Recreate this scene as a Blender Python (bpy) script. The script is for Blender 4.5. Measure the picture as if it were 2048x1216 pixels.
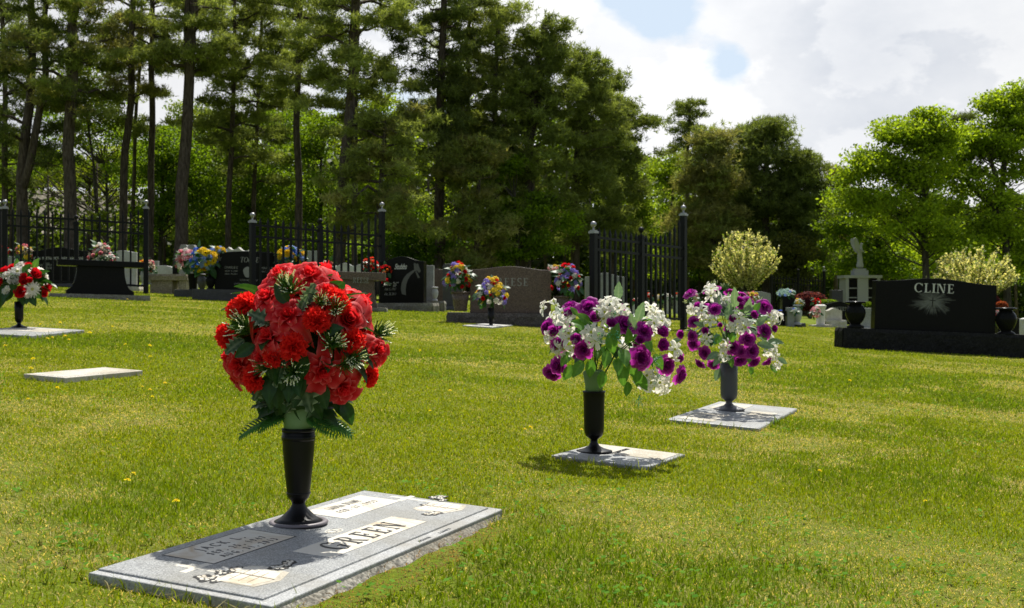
import bpy, math, random
import numpy as np
from mathutils import Matrix, Vector
PI = math.pi
rng = np.random.default_rng(7)
random.seed(7)
scene = bpy.context.scene
COL = scene.collection
for o in list(bpy.data.objects): bpy.data.objects.remove(o)

# ------------------------------------------------------------------ camera
F = 2300.0          # focal length in photograph pixels (2048 wide)
CH = 0.65           # camera height over the lawn
GA, GB = -0.057, 0.0165     # slope of the lawn: z = GA*x + GB*y
cam = bpy.data.objects.new('camera', bpy.data.cameras.new('camera')); COL.objects.link(cam)
cam.location = (0, 0, CH); cam.rotation_euler = (PI/2, 0, 0)
cam.data.sensor_width = 36; cam.data.lens = F/2048*36
cam.data.clip_start = .05; cam.data.clip_end = 2000
cam.data.dof.use_dof = True; cam.data.dof.focus_distance = 3.6; cam.data.dof.aperture_fstop = 11
scene.camera = cam
scene.render.resolution_x = 1024; scene.render.resolution_y = 608

# ------------------------------------------------------------------ sky and sun
SUN_AZ, SUN_EL = math.radians(16), math.radians(59)
sd = Vector((math.sin(SUN_AZ)*math.cos(SUN_EL), math.cos(SUN_AZ)*math.cos(SUN_EL), math.sin(SUN_EL)))
sun = bpy.data.objects.new('sun', bpy.data.lights.new('sun', 'SUN')); COL.objects.link(sun)
sun.data.energy = 4.7; sun.data.angle = math.radians(.55); sun.data.color = (1, .955, .87)
sun.rotation_euler = (-sd).to_track_quat('-Z', 'Y').to_euler()
scene.view_settings.view_transform = 'Standard'
try: scene.view_settings.look = 'None'
except Exception: pass
scene.view_settings.exposure = 0.6; scene.view_settings.gamma = 1
world = bpy.data.worlds.new('World'); scene.world = world; world.use_nodes = True

class N:
    """tiny helper to write node trees"""
    def __init__(s, tree): s.t = tree; s.t.nodes.clear()
    def n(s, kind, **kw):
        nd = s.t.nodes.new(kind)
        for k, v in kw.items():
            if k.startswith('i_'):
                key = k[2:]
                key = int(key) if key.isdigit() else key.replace('_', ' ')
                s.put(nd.inputs[key], v)
            else: setattr(nd, k, v)
        return nd
    def put(s, sock, v):
        if isinstance(v, bpy.types.Node): v = v.outputs[0]
        if isinstance(v, bpy.types.NodeSocket): s.t.links.new(v, sock)
        else: sock.default_value = v
    def math(s, op, a, b=0.0, c=0.0, clamp=False):
        nd = s.t.nodes.new('ShaderNodeMath'); nd.operation = op; nd.use_clamp = clamp
        s.put(nd.inputs[0], a); s.put(nd.inputs[1], b); s.put(nd.inputs[2], c); return nd.outputs[0]
    def vmath(s, op, a, b=(0, 0, 0), out=0):
        nd = s.t.nodes.new('ShaderNodeVectorMath'); nd.operation = op
        s.put(nd.inputs[0], a); s.put(nd.inputs[1], b); return nd.outputs[out]
    def noise(s, vec, scale, detail=4, rough=.55, dist=0):
        nd = s.n('ShaderNodeTexNoise', i_Scale=scale, i_Detail=detail, i_Roughness=rough, i_Distortion=dist)
        s.put(nd.inputs['Vector'], vec); return nd.outputs['Fac']
    def ramp(s, fac, stops):
        nd = s.t.nodes.new('ShaderNodeValToRGB'); s.put(nd.inputs[0], fac)
        el = nd.color_ramp.elements
        while len(el) < len(stops): el.new(.5)
        for e, (p, c) in zip(el, stops):
            e.position = p; e.color = (c, c, c, 1) if isinstance(c, (int, float)) else (*c, 1)
        return nd.outputs[0]
    def mix(s, f, a, b, blend='MIX'):
        nd = s.t.nodes.new('ShaderNodeMix'); nd.data_type = 'RGBA'; nd.blend_type = blend
        s.put(nd.inputs[0], f); s.put(nd.inputs[6], a if not isinstance(a, tuple) else (*a[:3], 1))
        s.put(nd.inputs[7], b if not isinstance(b, tuple) else (*b[:3], 1)); return nd.outputs[2]

w = N(world.node_tree)
wdir = w.n('ShaderNodeTexCoord').outputs['Generated']
sky = w.n('ShaderNodeTexSky', sky_type='NISHITA', sun_disc=False, sun_elevation=SUN_EL, sun_rotation=SUN_AZ, air_density=1.0, dust_density=1.6, ozone_density=1.0)
stre = w.vmath('MULTIPLY', wdir, (1, 1, 1.7))
big = w.noise(stre, 3.1, 8, .56)
fine = w.noise(w.vmath('ADD', stre, (3.1, 1.7, .4)), 9.0, 8, .6)
dens = w.math('ADD', big, w.math('MULTIPLY', w.math('SUBTRACT', fine, .5), .30))
def lobe(px, py, size, amp):
    global dens
    v = Vector(((px-1024)/F, 1, (608-py)/F)).normalized()
    d = w.vmath('DISTANCE', w.vmath('NORMALIZE', wdir), tuple(v), out=1)
    g = w.math('EXPONENT', w.math('MULTIPLY', w.math('POWER', w.math('DIVIDE', d, size), 2.0), -1.0))
    dens = w.math('ADD', dens, w.math('MULTIPLY', g, amp))
    return g
lobe(1215, 0, .034, -.30); lobe(1330, 55, .034, -.26); lobe(1455, 140, .030, -.26); lobe(1725, 172, .02, -.12); lobe(1650, 130, .02, -.05)
lobe(1170, 110, .035, .2); lobe(1120, 210, .06, .25); lobe(1700, 40, .10, .25); lobe(1560, 230, .06, .2); lobe(1950, 150, .10, .25); lobe(1350, 230, .06, .2)
lobe(300, 120, .30, .12)
grey1 = lobe(1700, 85, .055, .1); grey2 = lobe(1960, 40, .09, .1); grey3 = lobe(250, 100, .25, .05)
cover = w.ramp(dens, [(.455, 0.0), (.525, 1.0)])
shade = w.math('MULTIPLY', w.ramp(w.noise(w.vmath('ADD', stre, (9, 2, 5)), 6.5, 6, .6), [(.42, 0.0), (.66, 1.0)]), .24)
billow = w.noise(w.vmath('ADD', stre, (2.2, 7.7, 1.3)), 5.2, 9, .58)
shade = w.math('ADD', shade, w.math('MULTIPLY', w.ramp(billow, [(.475, 1.0), (.508, 0.0)]), .22))
shade = w.math('ADD', shade, w.math('ADD', w.math('MULTIPLY', grey1, .38), w.math('ADD', w.math('MULTIPLY', grey2, .22), w.math('MULTIPLY', grey3, .18))))
ccol = w.mix(shade, (1.0, 1.0, 1.0), (.50, .55, .64))
ahead = w.math('MAXIMUM', w.vmath('DOT_PRODUCT', w.vmath('NORMALIZE', wdir), (0.1, .93, .35), out=1), 0.0)
bright = w.math('ADD', w.math('MULTIPLY', w.math('POWER', ahead, 3.0), 4.2), 3.3)
cl = w.vmath('SCALE', ccol); 
w.put(cl.node.inputs['Scale'], bright)
skyc = w.vmath('SCALE', sky.outputs[0]); w.put(skyc.node.inputs['Scale'], 1.0)
# thin haze whitens the blue gaps towards the sun
gap = w.mix(w.math('MULTIPLY', w.math('POWER', ahead, 3.0), .92), skyc, (4.6, 5.4, 6.3))
wc = w.mix(cover, gap, cl)
bg = w.n('ShaderNodeBackground', i_Color=wc, i_Strength=.1)
w.t.links.new(bg.outputs[0], w.n('ShaderNodeOutputWorld').inputs[0])

# ------------------------------------------------------------------ projection helpers
def gz(x, y): return GA*x + GB*y
def G(px, py, off=0.0):
    """point of the (sloping) lawn, raised by off, seen at photograph pixel px,py"""
    u, v = (px-1024)/F, (py-608)/F
    t = (CH-off)/(v + GA*u + GB)
    return Vector((u*t, t, gz(u*t, t)+off))
def A(px, py, t): return Vector(((px-1024)/F*t, t, CH-(py-608)/F*t))
def base_at(px, t):
    x = (px-1024)/F*t
    return Vector((x, t, gz(x, t)))
def depth_of(px, py): return G(px, py).y

# ------------------------------------------------------------------ materials
MATS = {}
def mat(name, fn):
    m = bpy.data.materials.new(name); m.use_nodes = True
    t = N(m.node_tree); out = t.n('ShaderNodeOutputMaterial')
    t.t.links.new(fn(t).outputs[0], out.inputs[0]); MATS[name] = m; return m
def P(t, color, rough=.5, spec=.5, bump=None, bstr=.3, bdist=.01, metal=0, **kw):
    p = t.n('ShaderNodeBsdfPrincipled')
    t.put(p.inputs['Base Color'], (*color, 1) if isinstance(color, tuple) and len(color) == 3 else color)
    t.put(p.inputs['Roughness'], rough); t.put(p.inputs['Specular IOR Level'], spec); p.inputs['Metallic'].default_value = metal
    for k, v in kw.items(): t.put(p.inputs[k.replace('_', ' ')], v)
    if bump is not None:
        b = t.n('ShaderNodeBump', i_Strength=bstr, i_Distance=bdist); t.put(b.inputs['Height'], bump)
        t.t.links.new(b.outputs[0], p.inputs['Normal'])
    return p
def obc(t): return t.n('ShaderNodeTexCoord').outputs['Object']
def granite(name, base, dark, light, rough=.5, spec=.4, scale=260, stain=0.0, bstr=.15):
    def fn(t):
        c = obc(t)
        n1 = t.noise(c, scale, 2, .7); n2 = t.noise(c, scale*.37, 2, .6); n3 = t.noise(c, 5, 6, .68)
        col = t.ramp(n1, [(.36, dark), (.50, base), (.66, light)])
        col = t.mix(t.ramp(n2, [(.45, 0.0), (.7, .5)]), col, dark)
        if stain: col = t.mix(t.ramp(n3, [(.42, 0.0), (.62, stain)]), col, tuple(b*.55*f for b, f in zip(base, (1.1, 1, .8))))
        r = t.math('ADD', rough, t.math('MULTIPLY', t.math('SUBTRACT', n3, .5), .25))
        return P(t, col, r, spec, bump=n1, bstr=bstr, bdist=.002)
    return mat(name, fn)
granite('granite_grey', (.28, .29, .29), (.13, .135, .14), (.42, .43, .42), .55, .3, 260, .5)
granite('granite_step', (.36, .37, .37), (.22, .225, .23), (.48, .49, .48), .65, .25, 240, .6)
granite('granite_light', (.50, .50, .485), (.30, .30, .30), (.62, .62, .60), .65, .25, 240, .5)
granite('granite_pale', (.50, .475, .41), (.33, .31, .27), (.64, .61, .54), .75, .2, 170, .6)
granite('granite_tan', (.33, .28, .21), (.17, .14, .10), (.50, .44, .35), .8, .2, 60, .5, .6)
granite('granite_rock', (.21, .20, .17), (.07, .07, .06), (.40, .38, .32), .85, .2, 90, .6, .9)
granite('granite_brown', (.125, .088, .068), (.05, .036, .03), (.22, .165, .14), .28, .2, 90, .1, .03)
granite('granite_brown_rock', (.10, .085, .078), (.04, .035, .032), (.2, .175, .16), .8, .25, 60, .4, .8)
granite('granite_black', (.010, .010, .010), (.006, .006, .006), (.016, .016, .015), .2, .05, 120, 0, .01)
granite('granite_black_rock', (.016, .016, .015), (.007, .007, .007), (.03, .03, .027), .7, .1, 60, .2, .9)
granite('granite_charcoal', (.06, .06, .062), (.03, .03, .03), (.11, .11, .11), .5, .3, 120, .3, .3)
granite('concrete', (.52, .50, .45), (.33, .31, .28), (.66, .64, .58), .9, .15, 90, .6, .8)
def sandblast(t):
    c = obc(t); n = t.noise(c, 9, 5, .6, .8); f = t.noise(c, 420, 2, .6)
    col = t.mix(t.ramp(n, [(.52, 0.0), (.68, .75)]), (.60, .57, .49), (.40, .29, .16))
    col = t.mix(t.math('MULTIPLY', f, .35), col, (.45, .43, .38))
    return P(t, col, .85, .2, bump=f, bstr=.3, bdist=.002)
mat('sandblasted', sandblast)
def flat(name, col, rough=.5, spec=.4, metal=0, nscale=30, var=.15):
    def fn(t):
        n = t.noise(obc(t), nscale, 4, .6)
        c = t.mix(t.math('MULTIPLY', n, var*2), col, tuple(x*.55 for x in col))
        return P(t, c, t.math('ADD', rough-.08, t.math('MULTIPLY', n, .16)), spec, bump=n, bstr=.08, bdist=.003, metal=metal)
    return mat(name, fn)
flat('paint_black', (.014, .013, .014), .5, .3)
flat('lettering_white', (.62, .62, .60), .8, .2); flat('lettering_grey', (.30, .30, .285), .8, .2); flat('lettering_black', (.012, .012, .012), .5, .3)
flat('etch_grey', (.12, .12, .115), .8, .2); flat('fence_iron', (.012, .012, .014), .5, .12); flat('finial_steel', (.30, .30, .31), .35, .5, .6)
flat('vase_plastic', (.005, .0045, .0045), .36, .22, 0, 60); flat('vase_ring', (.16, .14, .15), .5, .4); flat('foam_green', (.19, .30, .14), .9, .1, 0, 300)
flat('stone_white', (.62, .60, .55), .7, .3, 0, 40); flat('statue_grey', (.42, .42, .43), .7, .3, 0, 20); flat('bronze', (.09, .055, .03), .45, .4, .6)
flat('siding', (.40, .36, .28), .8, .2); flat('window_glass', (.05, .06, .07), .15, .5); flat('trim_white', (.6, .59, .56), .6, .3)
def hammered(t):
    c = obc(t); v = t.n('ShaderNodeTexVoronoi', i_Scale=170.0); t.put(v.inputs['Vector'], c)
    return P(t, (.055, .057, .065), .42, .5, bump=v.outputs[0], bstr=.5, bdist=.004)
mat('vase_hammered', hammered)
def shingles(t):
    c = obc(t); b = t.n('ShaderNodeTexBrick', i_Scale=2.2); t.put(b.inputs['Vector'], c)
    b.inputs['Color1'].default_value = (.42, .37, .31, 1); b.inputs['Color2'].default_value = (.33, .29, .25, 1); b.inputs['Mortar'].default_value = (.16, .14, .12, 1)
    return P(t, t.mix(t.math('MULTIPLY', t.noise(c, 3, 4), .4), b.outputs[0], (.24, .22, .18)), .9, .1)
mat('shingles', shingles)
def bark(name, a, b):
    def fn(t):
        c = t.vmath('MULTIPLY', obc(t), (5, 5, 1.0)); n = t.noise(c, 3.0, 6, .7)
        return P(t, t.ramp(n, [(.35, a), (.65, b)]), .95, .1, bump=n, bstr=.8, bdist=.05)
    return mat(name, fn)
bark('bark_pine', (.035, .027, .021), (.13, .105, .085)); bark('bark_grey', (.03, .027, .02), (.10, .09, .072))
def leafmat(name, trans=.5, spec=.25, rough=.5, tint=(1.25, 1.15, .5)):
    def fn(t):
        a = t.n('ShaderNodeAttribute', attribute_name='Col').outputs[0]
        p = P(t, a, rough, spec)
        tr = t.n('ShaderNodeBsdfTranslucent'); t.put(tr.inputs[0], t.mix(1.0, a, tint, 'MULTIPLY'))
        return t.n('ShaderNodeMixShader', i_0=trans, i_1=p.outputs[0], i_2=tr.outputs[0])
    return mat(name, fn)
leafmat('foliage', .6, .15); leafmat('needles', .5, .15, .6, (1.15, 1.1, .6)); leafmat('grass_blade', .5, .07, .6, (1.26, 1.12, .45))
leafmat('clover_leaf', .4, .03, .9, (1.2, 1.15, .5)); leafmat('petal', .5, .15, .55, (1.1, 1.0, 1.0)); leafmat('silk_leaf', .35, .35, .42, (1.2, 1.2, .6))

# ------------------------------------------------------------------ mesh helpers
def nmesh(name, V, Fs, mt=None, col=None, smooth=False):
    """fast mesh from numpy: Fs is a list of (m,k) index arrays"""
    me = bpy.data.meshes.new(name); V = np.asarray(V, dtype=np.float32).reshape(-1, 3)
    if not isinstance(Fs, (list, tuple)): Fs = [Fs]
    Fs = [np.asarray(f, dtype=np.int32) for f in Fs if len(f)]
    me.vertices.add(len(V)); me.vertices.foreach_set('co', V.ravel())
    nl = sum(f.size for f in Fs); npoly = sum(len(f) for f in Fs)
    me.loops.add(nl); me.polygons.add(npoly)
    me.loops.foreach_set('vertex_index', np.concatenate([f.ravel() for f in Fs]))
    tot = np.concatenate([np.full(len(f), f.shape[1], dtype=np.int32) for f in Fs])
    st = np.concatenate([[0], np.cumsum(tot)[:-1]]).astype(np.int32)
    me.polygons.foreach_set('loop_start', st); me.polygons.foreach_set('loop_total', tot)
    if smooth: me.polygons.foreach_set('use_smooth', np.ones(npoly, dtype=bool))
    if col is not None:
        at = me.color_attributes.new('Col', 'FLOAT_COLOR', 'POINT')
        c = np.ones((len(V), 4), dtype=np.float32); c[:, :3] = col; at.data.foreach_set('color', c.ravel())
    me.update(calc_edges=True); me.validate()
    if mt: me.materials.append(MATS[mt])
    return me
def obj(name, me, parent=None, loc=None, rot=None, scl=None):
    o = bpy.data.objects.new(name, me); COL.objects.link(o)
    if parent: o.parent = parent
    if loc is not None: o.location = loc
    if rot is not None: o.rotation_euler = rot
    if scl is not None: o.scale = (scl,)*3 if isinstance(scl, (int, float)) else scl
    return o
def tag(o, label=None, cat=None, group=None, kind=None):
    for k, v in (('label', label), ('category', cat), ('group', group), ('kind', kind)):
        if v: o[k] = v
    return o
def thing(name, label, cat, loc=(0, 0, 0), rz=0.0, group=None, rot=None):
    o = obj(name, None, None, loc, rot if rot else (0, 0, rz)); o.empty_display_size = .1
    return tag(o, label, cat, group)
class MB:
    """collects polygons of one mesh"""
    def __init__(s): s.v = []; s.f = []; s.c = []; s.cc = (1, 1, 1)
    def add(s, vs, fs, c=None):
        b = len(s.v); s.v += [tuple(p) for p in vs]; s.f += [tuple(b+i for i in f) for f in fs]; s.c += [c or s.cc]*len(vs)
    def box(s, x0, x1, y0, y1, z0, z1):
        s.add([(x0,y0,z0),(x1,y0,z0),(x1,y1,z0),(x0,y1,z0),(x0,y0,z1),(x1,y0,z1),(x1,y1,z1),(x0,y1,z1)],
              [(0,3,2,1),(4,5,6,7),(0,1,5,4),(1,2,6,5),(2,3,7,6),(3,0,4,7)])
    def prism(s, pts, y0, y1):            # outline in x,z pushed along y
        n = len(pts)
        s.add([(x, y0, z) for x, z in pts]+[(x, y1, z) for x, z in pts],
              [tuple(range(n)), tuple(range(2*n-1, n-1, -1))]+[((i+1) % n, i, n+i, n+(i+1) % n) for i in range(n)])
    def plate(s, pts, z0, z1):            # outline in x,y pushed along z
        n = len(pts)
        s.add([(x, y, z0) for x, y in pts]+[(x, y, z1) for x, y in pts],
              [tuple(range(n-1, -1, -1)), tuple(range(n, 2*n))]+[(i, (i+1) % n, n+(i+1) % n, n+i) for i in range(n)])
    def lathe(s, prof, seg=32, cx=0, cy=0, cap=True, flute=0, fn=0):
        b = []
        for r, z in prof:
            for k in range(seg):
                a = 2*PI*k/seg; rr = r*(1+flute*math.cos(fn*a)); b.append((cx+rr*math.cos(a), cy+rr*math.sin(a), z))
        f = [(i*seg+k, i*seg+(k+1) % seg, (i+1)*seg+(k+1) % seg, (i+1)*seg+k) for i in range(len(prof)-1) for k in range(seg)]
        if cap: f += [tuple(range(seg-1, -1, -1)), tuple(range((len(prof)-1)*seg, len(prof)*seg))]
        s.add(b, f)
    def tube(s, pts, rad, seg=6, cap=True):
        pts = [Vector(p) for p in pts]; n = len(pts); vs = []
        for i, p in enumerate(pts):
            d = (pts[min(i+1, n-1)]-pts[max(i-1, 0)]).normalized()
            a = d.cross(Vector((0, 0, 1)) if abs(d.z) < .9 else Vector((1, 0, 0))).normalized(); b = d.cross(a)
            r = rad[i] if isinstance(rad, (list, tuple)) else rad
            vs += [p+(a*math.cos(2*PI*k/seg)+b*math.sin(2*PI*k/seg))*r for k in range(seg)]
        fs = [(i*seg+k, i*seg+(k+1) % seg, (i+1)*seg+(k+1) % seg, (i+1)*seg+k) for i in range(n-1) for k in range(seg)]
        if cap: fs += [tuple(range(seg-1, -1, -1)), tuple(range((n-1)*seg, n*seg))]
        s.add(vs, fs)
    def mesh(s, name, mt, smooth=False):
        me = bpy.data.meshes.new(name); me.from_pydata(s.v, [], s.f)
        at = me.color_attributes.new('Col', 'FLOAT_COLOR', 'POINT')
        c = np.ones((len(s.v), 4), dtype=np.float32); c[:, :3] = np.array(s.c).reshape(-1, 3); at.data.foreach_set('color', c.ravel())
        if smooth: me.polygons.foreach_set('use_smooth', [True]*len(me.polygons))
        me.materials.append(MATS[mt]); me.update(); return me
    def build(s, name, mt, parent=None, smooth=False, bevel=0, **kw):
        o = obj(name, s.mesh(name, mt, smooth), parent, **kw)
        if bevel:
            m = o.modifiers.new('bevel', 'BEVEL'); m.width = bevel; m.segments = 2; m.limit_method = 'ANGLE'; m.angle_limit = .7
        if smooth == 'auto' or bevel: pass
        return o
def vnoise(x, y, scale, seed=0):
    """value noise in numpy, 0..1"""
    x = np.asarray(x)*scale+1000.5+seed*17.3; y = np.asarray(y)*scale+1000.5+seed*9.1
    xi = np.floor(x).astype(np.int64); yi = np.floor(y).astype(np.int64); fx = x-xi; fy = y-yi
    fx = fx*fx*(3-2*fx); fy = fy*fy*(3-2*fy)
    def h(a, b):
        n = (a*374761393+b*668265263+seed*2147483) & 0xffffffff; n = ((n ^ (n >> 13))*1274126177) & 0xffffffff
        return ((n ^ (n >> 16)) & 0xffff)/65535.0
    return (h(xi, yi)*(1-fx)+h(xi+1, yi)*fx)*(1-fy)+(h(xi, yi+1)*(1-fx)+h(xi+1, yi+1)*fx)*fy
def rockbox(w, d, h, amp, seed, taper=0.0, n=.04):
    """block with rock-pitched sides and a sawn top"""
    nx, ny, nz = max(3, int(w/n)), max(3, int(d/n)), max(3, int(h/n))
    r = random.Random(seed); m = MB()
    def side(p0, p1, nn, nrm):
        k = nn; g = []
        for j in range(nz+1):
            for i in range(k+1):
                f = i/k; z = h*j/nz
                x = p0[0]+(p1[0]-p0[0])*f; y = p0[1]+(p1[1]-p0[1])*f
                e = 0 if j == nz else 1; e *= .35 if i in (0, k) else 1
                q = float(vnoise(x*1.0+y*3.1, z*1.0+y, 9, seed))*.7+float(vnoise(x+y*2.3, z, 24, seed+3))*.5
                a = amp*e*(q)
                g.append((x+nrm[0]*a, y+nrm[1]*a, z))
        m.add(g, [(j*(k+1)+i, j*(k+1)+i+1, (j+1)*(k+1)+i+1, (j+1)*(k+1)+i) for j in range(nz) for i in range(k)])
    a, b = w/2, d/2
    side((-a, -b), (a, -b), nx, (0, -1)); side((a, -b), (a, b), ny, (1, 0)); side((a, b), (-a, b), nx, (0, 1)); side((-a, b), (-a, -b), ny, (-1, 0))
    m.add([(-a, -b, h), (a, -b, h), (a, b, h), (-a, b, h)], [(0, 1, 2, 3)])
    return m

# ------------------------------------------------------------------ lettering
def arcband(cx, cy, rx, ry, tx, ty, a0, a1, n=20):
    o = []; i = []
    for k in range(n+1):
        a = math.radians(a0+(a1-a0)*k/n)
        o.append((cx+rx*math.cos(a), cy+ry*math.sin(a))); i.append((cx+(rx-tx)*math.cos(a), cy+(ry-ty)*math.sin(a)))
    return [[o[k], o[k+1], i[k+1], i[k]] for k in range(n)]
def rc(x0, y0, x1, y1): return [(x0, y0), (x1, y0), (x1, y1), (x0, y1)]
T_, t_ = .15, .06
def stem(x, T=T_): return [rc(x, t_, x+T, 1-t_), rc(x-.09, 0, x+T+.09, t_), rc(x-.09, 1-t_, x+T+.09, 1)]
def glyph(c):
    if c == 'I': return stem(.12), .40
    if c == 'L': return stem(.12)+[rc(.361, 0, .60, t_), [(.60, 0), (.64, .25), (.60, .25), (.54, t_)]], .68
    if c == 'E': return stem(.12)+[rc(.361, 0, .60, t_), rc(.361, 1-t_, .58, 1), rc(.27, .48, .47, .54), rc(.47, .40, .50, .62), [(.601, 0), (.65, .24), (.61, .24), (.56, t_)], [(.53, 1-t_), (.58, .78), (.61, .78), (.581, 1)]], .72
    if c == 'F': return stem(.12)+[rc(.361, 1-t_, .58, 1), rc(.27, .48, .47, .54)], .66
    if c == 'N': return [rc(.10, t_, .16, 1), rc(.0, 0, .26, t_), rc(0, 1-t_, .10, 1), [(.161, 1), (.33, 1), (.78, 0), (.62, 0)], rc(.72, .2, .78, 1-t_), rc(.62, 1-t_, .88, 1)], .95
    if c == 'C': return arcband(.43, .5, .42, .52, .15, .06, 42, 318)+[rc(.72, .70, .77, .97)], .86
    if c == 'G': return arcband(.43, .5, .42, .52, .15, .06, 42, 305)+[rc(.72, .70, .77, .97), rc(.64, .05, .78, .42), rc(.55, .421, .87, .475)], .95
    if c == 'O': return arcband(.45, .5, .44, .52, .15, .06, 0, 360, 32), .96
    if c == 'R': return stem(.12)+arcband(.361, .745, .30, .255, .14, .055, -90, 90, 14)+[rc(.27, .49, .36, .545), [(.36, .488), (.50, .488), (.82, 0), (.66, 0)]], .86
    if c == 'T': return stem(.31)+[rc(.02, 1-t_, .219, 1), rc(.551, 1-t_, .75, 1), rc(.0, .76, .045, 1), rc(.725, .76, .77, 1)], .84
    if c == 'V': return [[(.08, 1), (.25, 1), (.47, 0), (.38, 0)], [(.68, 1), (.74, 1), (.47, 0), (.43, .1)], rc(.0, 1, .33, 1.05), rc(.58, 1, .84, 1.05)], .86
    if c == 'S': return arcband(.31, .755, .27, .265, .12, .07, 35, 270, 16)+arcband(.31, .25, .27, .265, .12, .07, 90, -145, 16)+[rc(.50, .75, .54, 1.0), rc(.05, 0, .09, .27)], .66
    return [], .4
def serif(s, height, width=None, shear=0.0, track=.06, bold=1.0):
    polys = []; x = 0
    for c in s:
        ps, adv = glyph(c)
        for p in ps: polys.append([(x+a, b) for a, b in p])
        x += adv+track
    x -= track; sx = (width/x) if width else height
    return [[((a-x/2)*sx+b*height*shear, b*height) for a, b in p] for p in polys]
def letters_plane(polys, th, step=.00012):
    m = MB()
    for i, p in enumerate(polys):
        m.plate(p if area(p) > 0 else p[::-1], 0, th+step*(i % 5))
    return m
def area(p): return sum(p[i][0]*p[(i+1) % len(p)][1]-p[(i+1) % len(p)][0]*p[i][1] for i in range(len(p)))
def text_obj(name, s, size, mt, parent, loc, rot, shear=0.0, align='CENTER', width=None, th=.0006, spacing=1.0, bold=0.0):
    c = bpy.data.curves.new(name, 'FONT'); c.body = s; c.size = size; c.shear = shear; c.align_x = align; c.extrude = th; c.space_character = spacing; c.offset = bold
    c.resolution_u = 3
    o = bpy.data.objects.new(name, c); COL.objects.link(o)
    dg = bpy.context.evaluated_depsgraph_get(); dg.update()
    me = bpy.data.meshes.new_from_object(o.evaluated_get(dg)); bpy.data.objects.remove(o); bpy.data.curves.remove(c)
    me.name = name; me.materials.clear(); me.materials.append(MATS[mt])
    q = obj(name, me, parent, loc, rot)
    if width:
        xs = [v.co.x for v in me.vertices]; w0 = max(xs)-min(xs); q.scale = (width/w0, 1, 1)
    return q

# ================================================================== GROUND
def ground_mat(t):
    c = t.n('ShaderNodeNewGeometry').outputs['Position']
    p = t.noise(c, .55, 5, .62); q = t.noise(c, 2.4, 4, .6); f = t.noise(t.vmath('MULTIPLY', c, (1, 1, 1)), 55, 4, .7); g = t.noise(c, 9, 4, .65)
    col = t.mix(t.ramp(p, [(.35, 0.0), (.65, 1.0)]), (.115, .18, .006), (.17, .20, .012))
    col = t.mix(t.ramp(q, [(.52, 0.0), (.72, .75)]), col, (.26, .23, .06))
    col = t.mix(t.ramp(f, [(.35, .55), (.6, 0.0)]), col, (.05, .075, .006))
    col = t.mix(t.ramp(g, [(.55, 0.0), (.75, .45)]), col, (.24, .25, .04))
    return P(t, col, .9, .08, bump=f, bstr=.8, bdist=.03)
mat('lawn', ground_mat)
def forest_floor(t):
    c = t.n('ShaderNodeNewGeometry').outputs['Position']
    n = t.noise(c, 1.4, 5, .65)
    return P(t, t.ramp(n, [(.35, (.035, .028, .015)), (.6, (.06, .06, .02)), (.8, (.07, .10, .02))]), .95, .05, bump=n, bstr=.6, bdist=.1)
mat('forest_floor', forest_floor)
xs = np.concatenate([np.linspace(-600, -60, 10), np.linspace(-50, 50, 81), np.linspace(60, 600, 10)]); ys = np.concatenate([np.linspace(-40, 0, 5), np.linspace(1, 60, 90), np.linspace(70, 900, 12)])
X, Y = np.meshgrid(xs, ys)
def terrain(X, Y): 
    far = np.clip((Y-70)/400, 0, 1)
    return GA*np.clip(X, -120, 120)+GB*np.clip(Y, -50, 120) + 0*far
Z = terrain(X, Y)
nx, ny = len(xs), len(ys); I = np.arange(nx*ny).reshape(ny, nx)
lawn = obj('lawn', nmesh('lawn', np.stack([X, Y, Z], -1), np.stack([I[:-1, :-1], I[:-1, 1:], I[1:, 1:], I[1:, :-1]], -1).reshape(-1, 4), 'lawn', smooth=True))
tag(lawn, kind='structure')
# dark leaf litter under the wood, 6 mm above the lawn sheet
m = MB()
edge = [(-70, 60), (-30, 60), (-12, 58), (0, 57), (12, 64), (22, 76), (34, 80), (70, 72)]
edge_pts = [(x, y, gz(x, y)+.006) for x, y in edge]; far_pts = [(x, 118, gz(x, 118)+.006) for x, y in edge]
m.add(edge_pts+far_pts, [(i, i+1, len(edge)+i+1, len(edge)+i) for i in range(len(edge)-1)])
tag(m.build('forest_floor', 'forest_floor'), kind='structure')

# footprints (world polygons in x,y) that the grass keeps out of
FOOT = []
def inside(X, Y, poly, shrink=.0):
    P_ = np.array([(p[0], p[1]) for p in poly]); c = P_.mean(0); P_ = c+(P_-c)*(1-shrink)
    s = np.ones(len(X), bool); n = len(P_); a = 0
    for i in range(n):
        a += P_[i][0]*P_[(i+1) % n][1]-P_[(i+1) % n][0]*P_[i][1]
    for i in range(n):
        p, q = P_[i], P_[(i+1) % n]
        cr = (q[0]-p[0])*(Y-p[1])-(q[1]-p[1])*(X-p[0]); s &= (cr*np.sign(a) > 0)
    return s

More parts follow.
